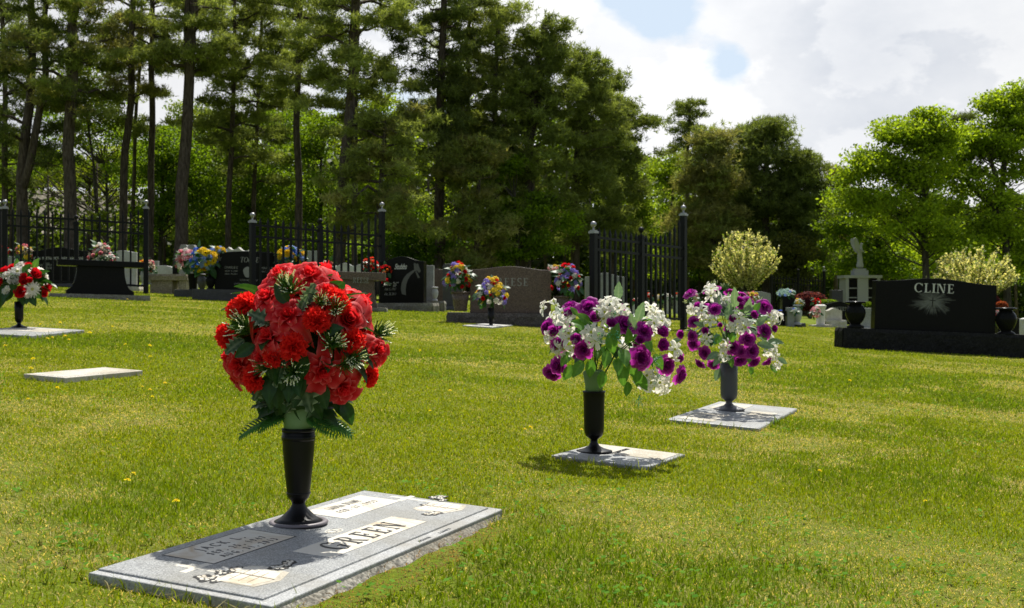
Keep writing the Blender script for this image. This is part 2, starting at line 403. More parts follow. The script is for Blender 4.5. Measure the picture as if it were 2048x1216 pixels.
# ================================================================== FLAT MARKERS
class Slab:
    """root frame of a flat marker from the four top corners as seen in the photograph: left, near, right, back"""
    def __init__(s, name, label, L, B, R, K, off, group=None, cat='grave marker'):
        Lw, Bw, Rw, Kw = [G(*p, off) for p in (L, B, R, K)]
        ctr = (Lw+Bw+Rw+Kw)/4; ux = ((Rw-Bw)+(Kw-Lw)).normalized(); n = Vector((-GA, -GB, 1)).normalized()
        uy = n.cross(ux).normalized(); ux = uy.cross(n)
        s.w = ((Rw-Bw).dot(ux)+(Kw-Lw).dot(ux))/2; s.h = ((Lw-Bw).dot(uy)+(Kw-Rw).dot(uy))/2; s.off = off
        M = Matrix((ux, uy, n)).transposed().to_4x4(); M.translation = ctr-n*off
        s.M = M; s.Mi = M.inverted(); s.root = thing(name, label, cat, M.translation, group=group); s.root.rotation_euler = M.to_euler()
        a, b = s.w/2, s.h/2
        FOOT.append([(M @ Vector(p)).xy for p in ((-a, -b, off), (a, -b, off), (a, b, off), (-a, b, off))])
    def loc(s, px, py, z=None):
        z = s.off if z is None else z
        o = s.Mi @ Vector((0, 0, CH)); d = s.Mi.to_3x3() @ Vector(((px-1024)/F, 1, -(py-608)/F))
        k = (z-o.z)/d.z; p = o+d*k; return (p.x, p.y)
    def world(s, x, y, z): return s.M @ Vector((x, y, z))

# --- the near granite companion marker with GREEN on it
SG = Slab('grave_marker', 'near grey granite double marker with black letters GREEN set flush in the grass', (180, 1140), (540, 1208), (1000, 1018), (740, 975), .0262)
a, b = SG.w/2, SG.h/2
m = MB(); bv = .022
m.plate([(-a+bv, -b+bv+.012), (a-bv, -b+bv+.012), (a-bv, b-.004), (-a+bv, b-.004)], .012, .0262)
m.build('polished_face', 'granite_grey', SG.root, bevel=.004)
m = MB(); m.plate([(-a, -b), (a, -b), (a, b), (-a, b)], -.05, .0215); m.build('slab', 'granite_step', SG.root, bevel=.003)
r = rockbox(SG.w-.05, SG.h+.002, .078, .036, 5, n=.012)
r.build('rough_edge', 'granite_rock', SG.root, loc=(0, 0, -.066))
def plate_on(S, name, mt, pix, h0, h1, parent=None, straight=True):
    pts = [S.loc(*p) for p in pix]
    if straight and len(pts) == 4:
        x0 = min(p[0] for p in pts); x1 = max(p[0] for p in pts); y0 = min(p[1] for p in pts); y1 = max(p[1] for p in pts)
        q = sorted(p[0] for p in pts); x0, x1 = (q[0]+q[1])/2, (q[2]+q[3])/2; q = sorted(p[1] for p in pts); y0, y1 = (q[0]+q[1])/2, (q[2]+q[3])/2
        pts = [(x0, y0), (x1, y0), (x1, y1), (x0, y1)]
    elif area(pts) < 0: pts = pts[::-1]
    m = MB(); m.plate(pts, h0, h1); o = m.build(name, mt, parent or S.root); return o, pts
top = .0262
def outline_rect(pts, wd, z0, z1):
    (x0, y0), (x1, y1) = pts[0], pts[2]; m = MB()
    for k, q in enumerate(([(x0-wd, y0-wd), (x1+wd, y0-wd), (x1+wd, y0), (x0-wd, y0)], [(x0-wd, y1), (x1+wd, y1), (x1+wd, y1+wd), (x0-wd, y1+wd)], [(x0-wd, y0), (x0, y0), (x0, y1), (x0-wd, y1)], [(x1, y0), (x1+wd, y0), (x1+wd, y1), (x1, y1)])):
        m.plate(q, z0, z1)
    return m
pl, pts1 = plate_on(SG, 'name_panel', 'sandblasted', [(330, 1110), (426, 1128), (588, 1074), (497, 1058)], top-.001, top+.0006)
outline_rect(pts1, .0022, top-.001, top+.0010).build('panel_rim', 'granite_charcoal', pl)
pr, pts2 = plate_on(SG, 'name_panel', 'sandblasted', [(613, 1022), (683, 1041), (799, 1002), (723, 991)], top-.001, top+.0006)
outline_rect(pts2, .0015, top-.001, top+.0010).build('panel_rim', 'granite_light', pr)
pg, pts3 = plate_on(SG, 'name_panel', 'sandblasted', [(585, 1102), (661, 1117), (852, 1044), (788, 1033)], top-.001, top+.0006)
outline_rect(pts3, .0015, top-.001, top+.0010).build('panel_rim', 'granite_light', pg)
def fit(pts): return ((pts[0][0]+pts[2][0])/2, (pts[0][1]+pts[2][1])/2, pts[2][0]-pts[0][0], pts[2][1]-pts[0][1])
cx, cy, wd, hd = fit(pts3)
T_, t_ = .145, .07
letters_plane(serif('GREEN', hd*.68, wd*.70, track=.24), .0014, .00005).build('lettering', 'lettering_black', pg, loc=(cx+wd*.0, cy-hd*.33, top+.0002))
T_, t_ = .15, .06
for pts, par, lines in ((pts1, pl, ('JACK L.', 'SEP. 25, 1947', 'AUG. 31, 2013')), (pts2, pr, ('LAURA DIANE', 'FEB. 27, 1953', ''))):
    cx, cy, wd, hd = fit(pts)
    for k, s in enumerate(lines):
        if s: text_obj('lettering', s, hd*(.30 if k == 0 else .22), 'granite_charcoal', par, (cx+wd*(.02 if k else 0), cy+hd*(.14, -.15, -.40)[k], top+.0010), (0, 0, 0), width=wd*(.52 if k == 0 else .66), spacing=1.7, th=.0004)
# small emblem (linked rings) between the panels
ex, ey = SG.loc(668, 1062)
m = MB()
m.plate([(ex+.032*math.cos(k*PI/10), ey+.018*math.sin(k*PI/10)) for k in range(20)], top-.001, top+.0008); em = m.build('ring_emblem', 'sandblasted', SG.root)
m = MB()
for dx in (-.010, .010):
    for q in arcband(ex+dx, ey, .014, .014, .003, .003, 0, 360, 20): m.plate(q, top, top+(.0014 if dx < 0 else .0017))
m.build('rings', 'granite_grey', em)
def cross_on(S, c, l, wd_, hgt, top_):
    m = MB(); x, y = c
    m.plate([(x-wd_/2, y-l*.62), (x+wd_/2, y-l*.62), (x+wd_/2, y+l*.38), (x-wd_/2, y+l*.38)], top_, top_+.0012)
    m.plate([(x-l*.26, y+l*.05), (x-wd_/2, y+l*.05), (x-wd_/2, y+l*.05+wd_), (x-l*.26, y+l*.05+wd_)], top_, top_+.0012)
    m.plate([(x+wd_/2, y+l*.05), (x+l*.26, y+l*.05), (x+l*.26, y+l*.05+wd_), (x+wd_/2, y+l*.05+wd_)], top_, top_+.0012)
    return m
def scrollwork(S, corner, sx, seed, crosspt, r1, r2, r3):
    """cross, open book and black-edged roses carved in one corner; sx=1 left corner, -1 right corner"""
    cx_, cy_ = corner; r = random.Random(seed)
    cross_on(S, crosspt, .17, .016, .1, top-.001).build('carved_cross', 'sandblasted', S.root)
    book = [(-.055, -.07), (.005, -.085), (.062, -.066), (.075, .0), (.06, .022), (.012, .008), (-.045, .022), (-.058, .0)]
    m = MB(); pts = [(cx_+sx*(.06+x), cy_-.03+y) for x, y in book]; m.plate(pts if area(pts) > 0 else pts[::-1], top-.001, top+.0010)
    bk = m.build('carved_book', 'sandblasted', S.root)
    m = MB()
    for q in range(4): m.plate([(cx_+sx*.06-.04, cy_-.085+q*.022), (cx_+sx*.06+.045, cy_-.078+q*.022), (cx_+sx*.06+.045, cy_-.0765+q*.022), (cx_+sx*.06-.04, cy_-.0835+q*.022)], top, top+.0015)
    m.plate([(cx_+sx*.068-.0015, cy_-.115), (cx_+sx*.068+.0015, cy_-.115), (cx_+sx*.072+.0015, cy_-.022), (cx_+sx*.072-.0015, cy_-.022)], top, top+.0018)
    m.build('page_lines', 'granite_tan', bk)
    m = MB(); pts = [(cx_+sx*(.06+x*1.14+.004), cy_-.034+y*1.12) for x, y in book]; m.plate(pts if area(pts) > 0 else pts[::-1], top-.001, top+.0006); m.build('book_edge', 'granite_pale', bk)
    for name, ctr, n, sp in (('carved_roses', r1, 11, (.034, .022)), ('carved_roses', r2, 8, (.036, .014)), ('carved_roses', r3, 5, (.018, .014))):
        mb, mw = MB(), MB()
        for k in range(n):
            x = ctr[0]+r.uniform(-1, 1)*sp[0]; y = ctr[1]+r.uniform(-1, 1)*sp[1]; q = r.uniform(.007, .013); ph = r.uniform(0, 6)
            sh = [(x+q*(1.5+.35*math.cos(3*a+ph))*math.cos(a), y+q*(1.15+.3*math.cos(3*a+ph))*math.sin(a)) for a in [2*PI*i/14 for i in range(14)]]
            mb.plate(sh, top-.001, top+.0007+.00006*k)
            for i in range(3):
                aa = ph+i*2.1; px_, py_ = x+q*.55*math.cos(aa), y+q*.5*math.sin(aa)
                mw.plate([(px_+q*.42*math.cos(b_), py_+q*.33*math.sin(b_)) for b_ in [2*PI*j/8 for j in range(8)]], top, top+.0013+.00003*(k*3+i))
        o = mb.build(name, 'lettering_black', S.root); mw.build('petals', 'sandblasted', o)
lc = SG.loc(500, 1153); scrollwork(SG, (lc[0]-.064, lc[1]+.06), 1, 1, SG.loc(405, 1138), SG.loc(432, 1153), SG.loc(572, 1130), SG.loc(478, 1141))
lc = SG.loc(880, 1014); scrollwork(SG, (lc[0]+.064, lc[1]+.06), -1, 2, SG.loc(822, 998), SG.loc(880, 997), SG.loc(858, 1029), SG.loc(856, 1009))
# maker's strip engraved along the front step
text_obj('lettering', 'GREEN      FAMILY', .014, 'granite_grey', SG.root, (.16, -b+.008, .0222), (0, 0, 0), spacing=1.6)

# --- plain marker on the left with no vase
SP = Slab('grave_marker', 'bare pale concrete marker slab lying alone in the left lawn', (46, 748), (130, 755), (287, 741), (208, 734), .03)
m = MB(); m.plate([(-SP.w/2, -SP.h/2), (SP.w/2, -SP.h/2), (SP.w/2, SP.h/2), (-SP.w/2, SP.h/2)], -.02, .03); m.build('slab', 'granite_pale', SP.root, bevel=.004)
m = MB(); m.plate([(-SP.w/2+.03, -SP.h/2+.03), (SP.w/2-.03, -SP.h/2+.03), (SP.w/2-.03, SP.h/2-.03), (-SP.w/2+.03, SP.h/2-.03)], .029, .0312); m.build('worn_face', 'granite_pale', SP.root)

# --- middle marker: bronze-grey plate on a wider pale base
S2 = Slab('grave_marker', 'thick pale grey marker on a wider base under the middle purple and white bouquet', (1095, 911), (1300, 934), (1368, 908), (1195, 887), .014)
a, b = S2.w/2, S2.h/2
m = MB(); m.plate([(-a, -b), (a, -b), (a, b), (-a, b)], -.02, .014); m.build('slab', 'granite_grey', S2.root, bevel=.004)
m = MB(); m.plate([(-a-.01, -b-.01), (a+.075, -b-.01), (a+.075, b+.01), (-a-.01, b+.01)], -.03, -.001); m.build('base_slab', 'granite_light', S2.root)
m = MB(); m.plate([(-a*.05, -b*.9), (a*.93, -b*.9), (a*.93, b*.92), (-a*.05, b*.92)],   .013, .0155); pn = m.build('name_panel', 'granite_pale', S2.root)
text_obj('lettering', 'IN LOVING MEMORY', .03, 'lettering_black', pn, (a*.45, .02, .0158), (0, 0, 0), width=a*.62)

# --- right marker under the second purple bouquet
S3 = Slab('grave_marker', 'light grey granite double marker under the farther purple and white bouquet', (1336, 839), (1512, 855), (1604, 817), (1430, 802), .018)
a, b = S3.w/2, S3.h/2
m = MB(); m.plate([(-a, -b), (a, -b), (a, b), (-a, b)], -.03, .018); m.build('slab', 'granite_grey', S3.root, bevel=.01)
for sx in (-1, 1):
    x_ = sx*a*.55; m = MB(); m.plate([(x_-a*.32, .05*b), (x_+a*.32, .05*b), (x_+a*.32, b*.8), (x_-a*.32, b*.8)], .017, .0195); pn = m.build('name_panel', 'granite_pale', S3.root)
    text_obj('lettering', ('DOROTHY', 'WILLIAM')[sx > 0], .045, 'granite_grey', pn, (x_, b*.35, .0198), (0, 0, 0))
m = MB(); m.plate([(-a*.33, -b*.8), (a*.33, -b*.8), (a*.33, -b*.2), (-a*.33, -b*.2)], .017, .0195); m.build('name_panel', 'granite_pale', S3.root)

# --- far-left marker
S4 = Slab('grave_marker', 'weathered grey marker slab under the red and white bouquet at far left', (-60, 661), (45, 674), (144, 662), (70, 651), .03)
a, b = S4.w/2, S4.h/2
m = MB(); m.plate([(-a, -b), (a, -b), (a, b), (-a, b)], -.02, .03); m.build('slab', 'granite_grey', S4.root, bevel=.006)
m = MB(); m.plate([(-.1*a, -b*.7), (a*.8, -b*.7), (a*.8, b*.7), (-.1*a, b*.7)], .029, .0315); m.build('worn_face', 'granite_pale', S4.root)
# thin half-buried marker beside the brown stone
S5 = Slab('grave_marker', 'small flush marker in the grass before the brown upright stone', (935, 650), (975, 655), (1022, 651), (975, 646), .02)
m = MB(); m.plate([(-S5.w/2, -S5.h/2), (S5.w/2, -S5.h/2), (S5.w/2, S5.h/2), (-S5.w/2, S5.h/2)], -.02, .02); m.build('slab', 'granite_light', S5.root)

# ================================================================== VASES
def vase(name, label, loc, prof, mt, seg=40, ring=None, group=None, flute=0, fn=0, rot=None, lip=None, collars=()):
    t = thing(name, label, 'vase', loc, group=group)
    if rot: t.rotation_euler = rot
    k = next(i for i, (r_, z_) in enumerate(prof) if z_ > prof[-1][1]*.22)
    m = MB(); m.lathe(prof[:k], seg); m.build('foot', mt, t, smooth=True)
    m = MB(); m.lathe(prof[k-1:]+[(prof[-1][0]*.86, prof[-1][1]), (prof[-1][0]*.82, prof[-1][1]-.02)], seg, flute=flute, fn=fn); m.build('body', mt, t, smooth=True)
    for z, r_, h_ in collars:
        m = MB(); m.lathe([(r_-.004, z-h_/2), (r_, z-h_*.35), (r_, z+h_*.35), (r_-.004, z+h_/2)], seg); m.build('collar', mt, t, smooth=True)
    if ring:
        m = MB(); m.lathe([(ring[0], 0), (ring[1], 0), (ring[1]+.001, .003), (ring[1]-.004, .007), (ring[0]+.006, .007), (ring[0], .004)], 48, cap=False); m.build('seat_ring', 'vase_ring', t, smooth=True)
    return t
smR = SG.M.to_euler()
v1x, v1y = SG.loc(597, 1046, .0262); V1 = SG.world(v1x, v1y, .0267)
k1 = V1.y/F   # metres per photograph pixel there
v1 = vase('grave_vase', 'tall black plastic vase seated in the ring of the near double marker', V1,
     [(.058, .003), (.060, .006), (.046, .013), (.034, .024), (.022, .036), (.0165, .046), (.0165, .051), (.020, .057), (.0265, .064), (.0285, .072), (.029, .080), (.0325, .115), (.0365, .155), (.039, .185), (.0402, .21), (.0402, .236)],
     'vase_plastic', ring=(.058, .073), collars=((.075, .0302, .006), (.213, .0418, .016), (.232, .0415, .010)))
v2x, v2y = S2.loc(1188, 903, .014); V2 = S2.world(v2x, v2y, .0145)
v2 = vase('grave_vase', 'straight black plastic vase on the middle marker', V2,
     [(.072, 0), (.072, .003), (.060, .006), (.040, .012), (.022, .022), (.0145, .036), (.0145, .046), (.022, .053), (.034, .063), (.0385, .078), (.0395, .095), (.0405, .15), (.0415, .205), (.043, .235), (.044, .238)],
     'vase_plastic', collars=((.234, .0455, .005),))
v3x, v3y = S3.loc(1458, 820, .018); V3 = S3.world(v3x, v3y, .0185)
v3 = vase('grave_vase', 'hammered dark grey metal vase on the right-hand marker', V3,
     [(.088, 0), (.088, .006), (.072, .012), (.055, .018), (.030, .026), (.018, .038), (.018, .046), (.026, .054), (.040, .066), (.046, .082), (.0475, .10), (.0475, .17), (.0475, .262)], 'vase_hammered')
v4x, v4y = S4.loc(38, 655, .03); V4 = S4.world(v4x, v4y, .0305)
v4 = vase('grave_vase', 'black fluted vase on the far-left marker', V4,
     [(.068, 0), (.066, .006), (.045, .014), (.020, .026), (.015, .036), (.022, .046), (.032, .060), (.036, .08), (.037, .15), (.0385, .228)], 'vase_plastic', flute=.035, fn=10)

# ================================================================== FLOWER MESHES (unit size, facing +Z)
def grid_faces(nu, nv, base=0): return [(base+j*nu+i, base+j*nu+i+1, base+(j+1)*nu+i+1, base+(j+1)*nu+i) for j in range(nv-1) for i in range(nu-1)]
def lerp(a, b, f): return tuple(x+(y-x)*f for x, y in zip(a, b))
def rose(seed, c0, c1, layers=6, nu=7, nv=7, opening=0.0, point=0.0, loose=0.0):
    """cupped rose: nested bowls of overlapping petals, outer rows curling open; c0 petal colour, c1 lighter rim"""
    r = random.Random(seed); m = MB()
    L = [(3, .10, .66, 1.35, 0), (3, .20, .66, 1.2, .02), (4, .33, .62, 1.0, .05), (5, .48, .55, .85, .10), (5, .64, .44, .82, .17), (6, .80, .26, .72, .24)][:layers]
    for li, (n, Rl, H, wa, curl) in enumerate(L):
        off = r.uniform(0, 6); op = opening*max(0, li-2)/3
        for k in range(n):
            ph = off+2*PI*k/n+r.uniform(-.15, .15); wv = r.uniform(0, 6); wa_ = wa*(1-.22*loose*(li > 2)); lift = r.uniform(-.10, .08)*loose*(li > 1); Rk = Rl*r.uniform(.93-.12*loose, 1.07+.05*loose)*(1+.35*op); Hk = H*r.uniform(.9, 1.1)*(1-.55*op); cu = (curl+.10*op)*r.uniform(.6, 1.4)
            vs = []; cs = []
            for j in range(nv):
                v = j/(nv-1)
                for i in range(nu):
                    u = -1+2*i/(nu-1); ve = v*(1-.16*abs(u)**3+point*(1-abs(u))**1.5*.22-(.05 if abs(u) < .1 and not point else 0))
                    R = Rk*(1-(1-min(ve, 1))**2.2)+cu*ve**5+.10*max(0, ve-1); Z = Hk*ve**1.25-cu*1.1*ve**8-.14
                    R += (.035*math.sin(u*4+wv)+.045*(1-u*u)-.02)*v*v*(1 if li > 1 else .4); Z += .035*math.sin(u*5+wv*2)*v**3
                    Z += lift*v; ang = ph+u*wa_*(.45+.55*math.sin(PI*min(1, .15+.6*v)))
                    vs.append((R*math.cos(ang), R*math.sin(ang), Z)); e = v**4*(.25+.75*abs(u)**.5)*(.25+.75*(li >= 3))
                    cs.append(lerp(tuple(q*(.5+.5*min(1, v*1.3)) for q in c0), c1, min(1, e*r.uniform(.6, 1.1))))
            b = len(m.v); m.v += vs; m.c += cs; m.f += grid_faces(nu, nv, b)
    return m.mesh('rose', 'petal', True)
def bud(seed, c0, c1):
    return rose(seed, c0, c1, 3)
def carnation(seed, c0, c1, n=46, nu=7, nv=4):
    r = random.Random(seed); m = MB()
    for k in range(n):
        f = (k+.5)/n; pol = 1.42*math.sqrt(f); az = k*2.39996+r.uniform(-.2, .2)
        d = Vector((math.sin(pol)*math.cos(az), math.sin(pol)*math.sin(az), math.cos(pol)*.9)).normalized()
        s = d.cross(Vector((0, 0, 1)) if abs(d.z) < .95 else Vector((1, 0, 0))).normalized(); s = (Matrix.Rotation(r.uniform(-.9, .9), 3, d) @ s); nn = d.cross(s)
        L = .55+.45*r.random() if f < .5 else .85+.2*r.random(); wd = .34; ph = r.uniform(0, 6); vs = []; cs = []
        for j in range(nv):
            v = j/(nv-1)
            for i in range(nu):
                u = -1+2*i/(nu-1); z = (.10 if i % 2 else -.03)*(j == nv-1)
                p = d*(L*(v*(1-.15*u*u)+z)+.05)+s*(u*wd*(.25+.75*v))+nn*(.13*v*math.sin(u*5+ph)+.06*v*math.sin(u*9+ph*2))
                vs.append(p); cs.append(lerp(c0, c1, v*v*r.uniform(.3, .9)))
        b = len(m.v); m.v += [tuple(p) for p in vs]; m.c += cs; m.f += grid_faces(nu, nv, b)
    return m.mesh('carnation', 'petal', False)
def star(m, M, n, L, wd, c0, c1, cup=.35, centre=(.65, .7, .1), nv=5, r=random):
    """one small open flower of n petals added to m"""
    off = r.uniform(0, 6)
    for k in range(n):
        ph = off+2*PI*k/n+r.uniform(-.12, .12); cp = cup+r.uniform(-.15, .2); vs = []; cs = []
        for j in range(nv):
            v = j/(nv-1); ww = wd*math.sin(PI*(.08+.84*v))**.75*(.5+.5*v); R = L*v*math.cos(cp*v); Z = L*(v*math.sin(cp)-.35*v**3)
            for u in (-1, 0, 1):
                p = Vector((R*math.cos(ph)-u*ww*math.sin(ph), R*math.sin(ph)+u*ww*math.cos(ph), Z+(.10*L*abs(u)*(v)))); vs.append(M @ p); cs.append(lerp(c0, c1, v*.6+.2*abs(u)))
        b = len(m.v); m.v += [tuple(p) for p in vs]; m.c += cs; m.f += grid_faces(3, nv, b)
    if centre:
        b = len(m.v); q = L*.16; pts = [M @ Vector((q*math.cos(a_), q*math.sin(a_), .06*L)) for a_ in (0, 1.05, 2.1, 3.14, 4.19, 5.24)]+[M @ Vector((0, 0, .22*L))]
        m.v += [tuple(p) for p in pts]; m.c += [centre]*7; m.f += [(b+i, b+(i+1) % 6, b+6) for i in range(6)]
def orient(n, spin=0.0):
    n = Vector(n).normalized(); return n.to_track_quat('Z', 'Y').to_matrix().to_4x4() @ Matrix.Rotation(spin, 4, 'Z')
def cluster(seed, nf, L, c0, c1, petals=6, wd=.22, spread=.62, name='blossom_cluster', centre=(.55, .62, .08)):
    r = random.Random(seed); m = MB()
    for k in range(nf):
        pol = spread*1.5*math.sqrt((k+.3)/nf); az = k*2.4+r.uniform(-.3, .3)
        d = Vector((math.sin(pol)*math.cos(az), math.sin(pol)*math.sin(az), math.cos(pol)))
        star(m, Matrix.Translation(d*.55+Vector((0, 0, -.3)))@orient(d, r.uniform(0, 6)), petals, L*r.uniform(.85, 1.15), wd*L, c0, c1, cup=.3, centre=centre, r=r)
    return m.mesh(name, 'petal', True)
def mum(seed, c0, c1, centre=(.6, .6, .2), rings=((16, 1.0, .12), (13, .82, .5), (9, .55, .95)), wd=.13, name='daisy_flower'):
    r = random.Random(seed); m = MB()
    for n, L, cup in rings: star(m, Matrix.Translation((0, 0, .05)), n, L, wd, c0, c1, cup, None, 4, r)
    m.lathe([(.16, .02), (.24, .10), (.17, .20), (.05, .24)], 10); m.c[-40:] = [centre]*40
    return m.mesh(name, 'petal', True)
def leaf(seed, L, wd, c0, c1, kind='oval', name='leaf', droop=.35):
    """leaf lying along +Y, underside -Z"""
    r = random.Random(seed); m = MB(); nv = 11; vs = []; cs = []
    for j in range(nv):
        v = j/(nv-1); ww = wd*math.sin(PI*min(1, v*.96+.02))**.8*(1.1-.4*v)
        for i in range(7):
            u = -1+i/3
            e = 1.0
            if kind == 'holly' and abs(u) == 1: e = 1.35 if j % 2 else .62
            if kind == 'serrate' and abs(u) == 1: e = 1.12 if j % 2 else .95
            vs.append((u*ww*e, L*v+(.05*L if (kind == 'holly' and j % 2 and abs(u) == 1) else 0), -droop*L*v*v+.22*abs(u)*ww+.02*L*math.sin(v*9+i)*abs(u)))
            f = 1 if (kind == 'holly' and abs(u) == 1) else (.5 if i == 3 else .12*abs(u)+.15*((j % 2)))
            cs.append(lerp(c0, c1, f))
    m.v += vs; m.c += cs; m.f += grid_faces(7, nv)
    return m.mesh(name, 'silk_leaf', True)
def fern(seed, L, c0, c1, n=13, wd=.34, name='fern_frond', droop=.4):
    r = random.Random(seed); m = MB()
    P_ = lambda v: Vector((.05*math.sin(v*3), L*v, -droop*L*v*v))
    m.cc = c0; m.tube([P_(j/6) for j in range(7)], .008*L, 4)
    for k in range(n):
        v = .1+.88*k/n; p = P_(v); ln = wd*L*math.sin(PI*(.12+.83*v))**.7
        for s in (-1, 1):
            d = Vector((s*.85, .5, -.10)).normalized(); q = Vector((-.5*s, .85, 0)).normalized()*L*.036*(1.25-.5*v)
            e = p+d*ln; md = p+d*ln*.5+Vector((0, 0, .02*L)); c = lerp(c0, c1, r.random())
            m.add([p-q*.4, p+q*.4, md+q, e+q*.3+Vector((0, 0, -.04*L)), e-q*.1+Vector((0, 0, -.05*L)), md-q], [(0, 1, 2, 5), (5, 2, 3, 4)], c)
    return m.mesh(name, 'silk_leaf', False)
def sprig(seed, n=46, tip=(.86, .88, .80), green=(.05, .13, .02), name='frosted_pine_sprig', spread=.75, wd=.025):
    r = random.Random(seed); m = MB()
    for k in range(n):
        pol = spread*math.sqrt(r.random()); az = r.uniform(0, 2*PI); d = Vector((math.sin(pol)*math.cos(az), math.sin(pol)*math.sin(az), math.cos(pol)))
        o = Vector((r.gauss(0, .07), r.gauss(0, .07), 0)); L = r.uniform(.7, 1.0)
        fr = r.random() < .42
        m.cc = lerp(green, (.10, .22, .03), r.random()); m.tube([o, o+d*L*.5, o+d*L*(.72 if fr else .98)], [wd*.8, wd, wd*.6], 4, False)
        if fr:
            m.cc = tip
            for i in range(5):
                c = o+d*L*(.66+.09*i)+Vector((r.gauss(0, .012), r.gauss(0, .012), 0)); q = wd*1.25
                m.add([c+Vector((q, 0, 0)), c+Vector((-q*.5, q*.8, 0)), c+Vector((-q*.5, -q*.8, 0)), c+d*q*2.0, c-d*q*1.4], [(0, 1, 3), (1, 2, 3), (2, 0, 3), (1, 0, 4), (2, 1, 4), (0, 2, 4)])
    return m.mesh(name, 'silk_leaf', False)
def dots(seed, col=(.02, .32, .20), n=60, name='glitter_sprig'):
    r = random.Random(seed); m = MB()
    for b_ in range(5):
        d = Vector((r.gauss(0, .5), r.gauss(0, .5), 1)).normalized(); m.cc = (.03, .20, .10); m.tube([(0, 0, 0), d*.5+Vector((r.gauss(0, .05), 0, 0)), d], .012, 4)
        for k in range(n//5):
            c = d*r.uniform(.25, 1.05)+Vector((r.gauss(0, .1), r.gauss(0, .1), r.gauss(0, .05))); q = r.uniform(.022, .04)
            m.add([c+Vector((q, 0, 0)), c+Vector((-q, 0, 0)), c+Vector((0, q, 0)), c+Vector((0, -q, 0)), c+Vector((0, 0, q)), c+Vector((0, 0, -q))],
                  [(0, 2, 4), (2, 1, 4), (1, 3, 4), (3, 0, 4), (2, 0, 5), (1, 2, 5), (3, 1, 5), (0, 3, 5)], lerp(col, (.15, .6, .45), r.random()))
    return m.mesh(name, 'silk_leaf', False)
RED0, RED1 = (.76, .009, .016), (.92, .24, .24)
PUR0, PUR1 = (.34, .008, .28), (.62, .12, .52)
WHT0, WHT1 = (.64, .68, .54), (.92, .92, .89)
K = {
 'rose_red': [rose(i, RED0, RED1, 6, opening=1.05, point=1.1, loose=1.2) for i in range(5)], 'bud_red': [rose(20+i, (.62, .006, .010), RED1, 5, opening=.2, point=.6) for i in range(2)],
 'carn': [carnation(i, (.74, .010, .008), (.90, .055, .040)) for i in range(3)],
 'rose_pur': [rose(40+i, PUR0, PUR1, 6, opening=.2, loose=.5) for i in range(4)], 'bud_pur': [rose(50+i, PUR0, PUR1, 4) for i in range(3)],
 'white': [cluster(60+i, 3+i%2, .80, WHT0, WHT1, 5+i%2, .27, .95) for i in range(4)],
 'sprig': [sprig(70+i) for i in range(3)], 'holly': [leaf(80+i, 1, .36, (.012, .05, .014), (.30, .38, .26), 'holly', 'holly_leaf') for i in range(2)],
 'dleaf': [leaf(84+i, 1, .34, (.015, .055, .012), (.05, .13, .03)) for i in range(2)], 'gleaf': [leaf(88+i, 1, .34, (.09, .23, .03), (.20, .38, .07), 'oval') for i in range(3)],
 'fern': [fern(90+i, 1, (.03, .11, .025), (.06, .19, .04)) for i in range(2)], 'sage': [leaf(94+i, 1, .26, (.14, .24, .15), (.34, .44, .33), 'serrate', 'fern_leaf', .15) for i in range(2)],
 'teal': [dots(96+i) for i in range(2)],
}
lo = dict(nu=5, nv=4)
K.update({
 'lo_red': [rose(100+i, (.60, .006, .012), (.72, .03, .05), 4, **lo) for i in range(3)], 'lo_pink': [rose(104+i, (.60, .16, .20), (.80, .48, .48), 4, **lo) for i in range(2)],
 'lo_cream': [rose(108+i, (.70, .62, .48), (.82, .78, .70), 4, **lo) for i in range(2)], 'lo_white': [rose(112+i, (.72, .72, .68), (.86, .86, .84), 4, **lo) for i in range(2)],
 'lo_orange': [rose(116+i, (.70, .14, .01), (.85, .36, .06), 4, **lo) for i in range(2)], 'lo_coral': [rose(120, (.70, .05, .02), (.85, .15, .08), 4, **lo)],
 'lo_yellow': [mum(124, (.80, .56, .01), (.90, .72, .05), (.75, .5, .02), wd=.22)], 'sunflower': [mum(126, (.80, .60, .01), (.88, .74, .03), (.05, .02, .01), wd=.17, name='sunflower')],
 'lo_blue': [cluster(128, 6, .6, (.02, .10, .62), (.10, .26, .80), 5, .28, name='delphinium_cluster', centre=(.5, .6, .8))], 'lo_sky': [cluster(130, 6, .6, (.16, .30, .72), (.45, .60, .88), 5, .28, name='delphinium_cluster', centre=(.7, .8, .8))],
 'lo_viol': [cluster(132, 6, .6, (.20, .15, .60), (.45, .38, .80), 5, .28, name='violet_cluster', centre=(.6, .5, .8))], 'lo_wht': [cluster(134, 6, .6, (.7, .7, .62), (.84, .84, .80), 5, .28)],
 'lo_pnk': [cluster(136, 6, .6, (.72, .25, .32), (.84, .58, .62), 5, .28)], 'lo_yel': [cluster(138, 5, .7, (.75, .56, .02), (.88, .74, .10), 5, .34, name='yellow_cluster')],
 'mum': [mum(140, (.76, .78, .68), (.88, .88, .84), name='mum_flower')], 'lo_teal': [cluster(142, 6, .6, (.30, .55, .48), (.66, .78, .72), 5, .28)],
 'lo_leaf': [leaf(144, 1, .34, (.02, .07, .015), (.06, .16, .04))],
})
def child(kind, root, p, n, s, spin=None, name=None):
    me = random.choice(K[kind]); nm = name or me.name.split('.')[0]
    o = obj(nm, me, root); o.rotation_mode = 'XYZ'
    spin = random.uniform(0, 6.28) if spin is None else spin
    M = Matrix.Translation(p) @ orient(n, spin) @ Matrix.Scale(s, 4)
    o.location = M.to_translation(); o.rotation_euler = M.to_euler(); o.scale = (s, s, s); return o
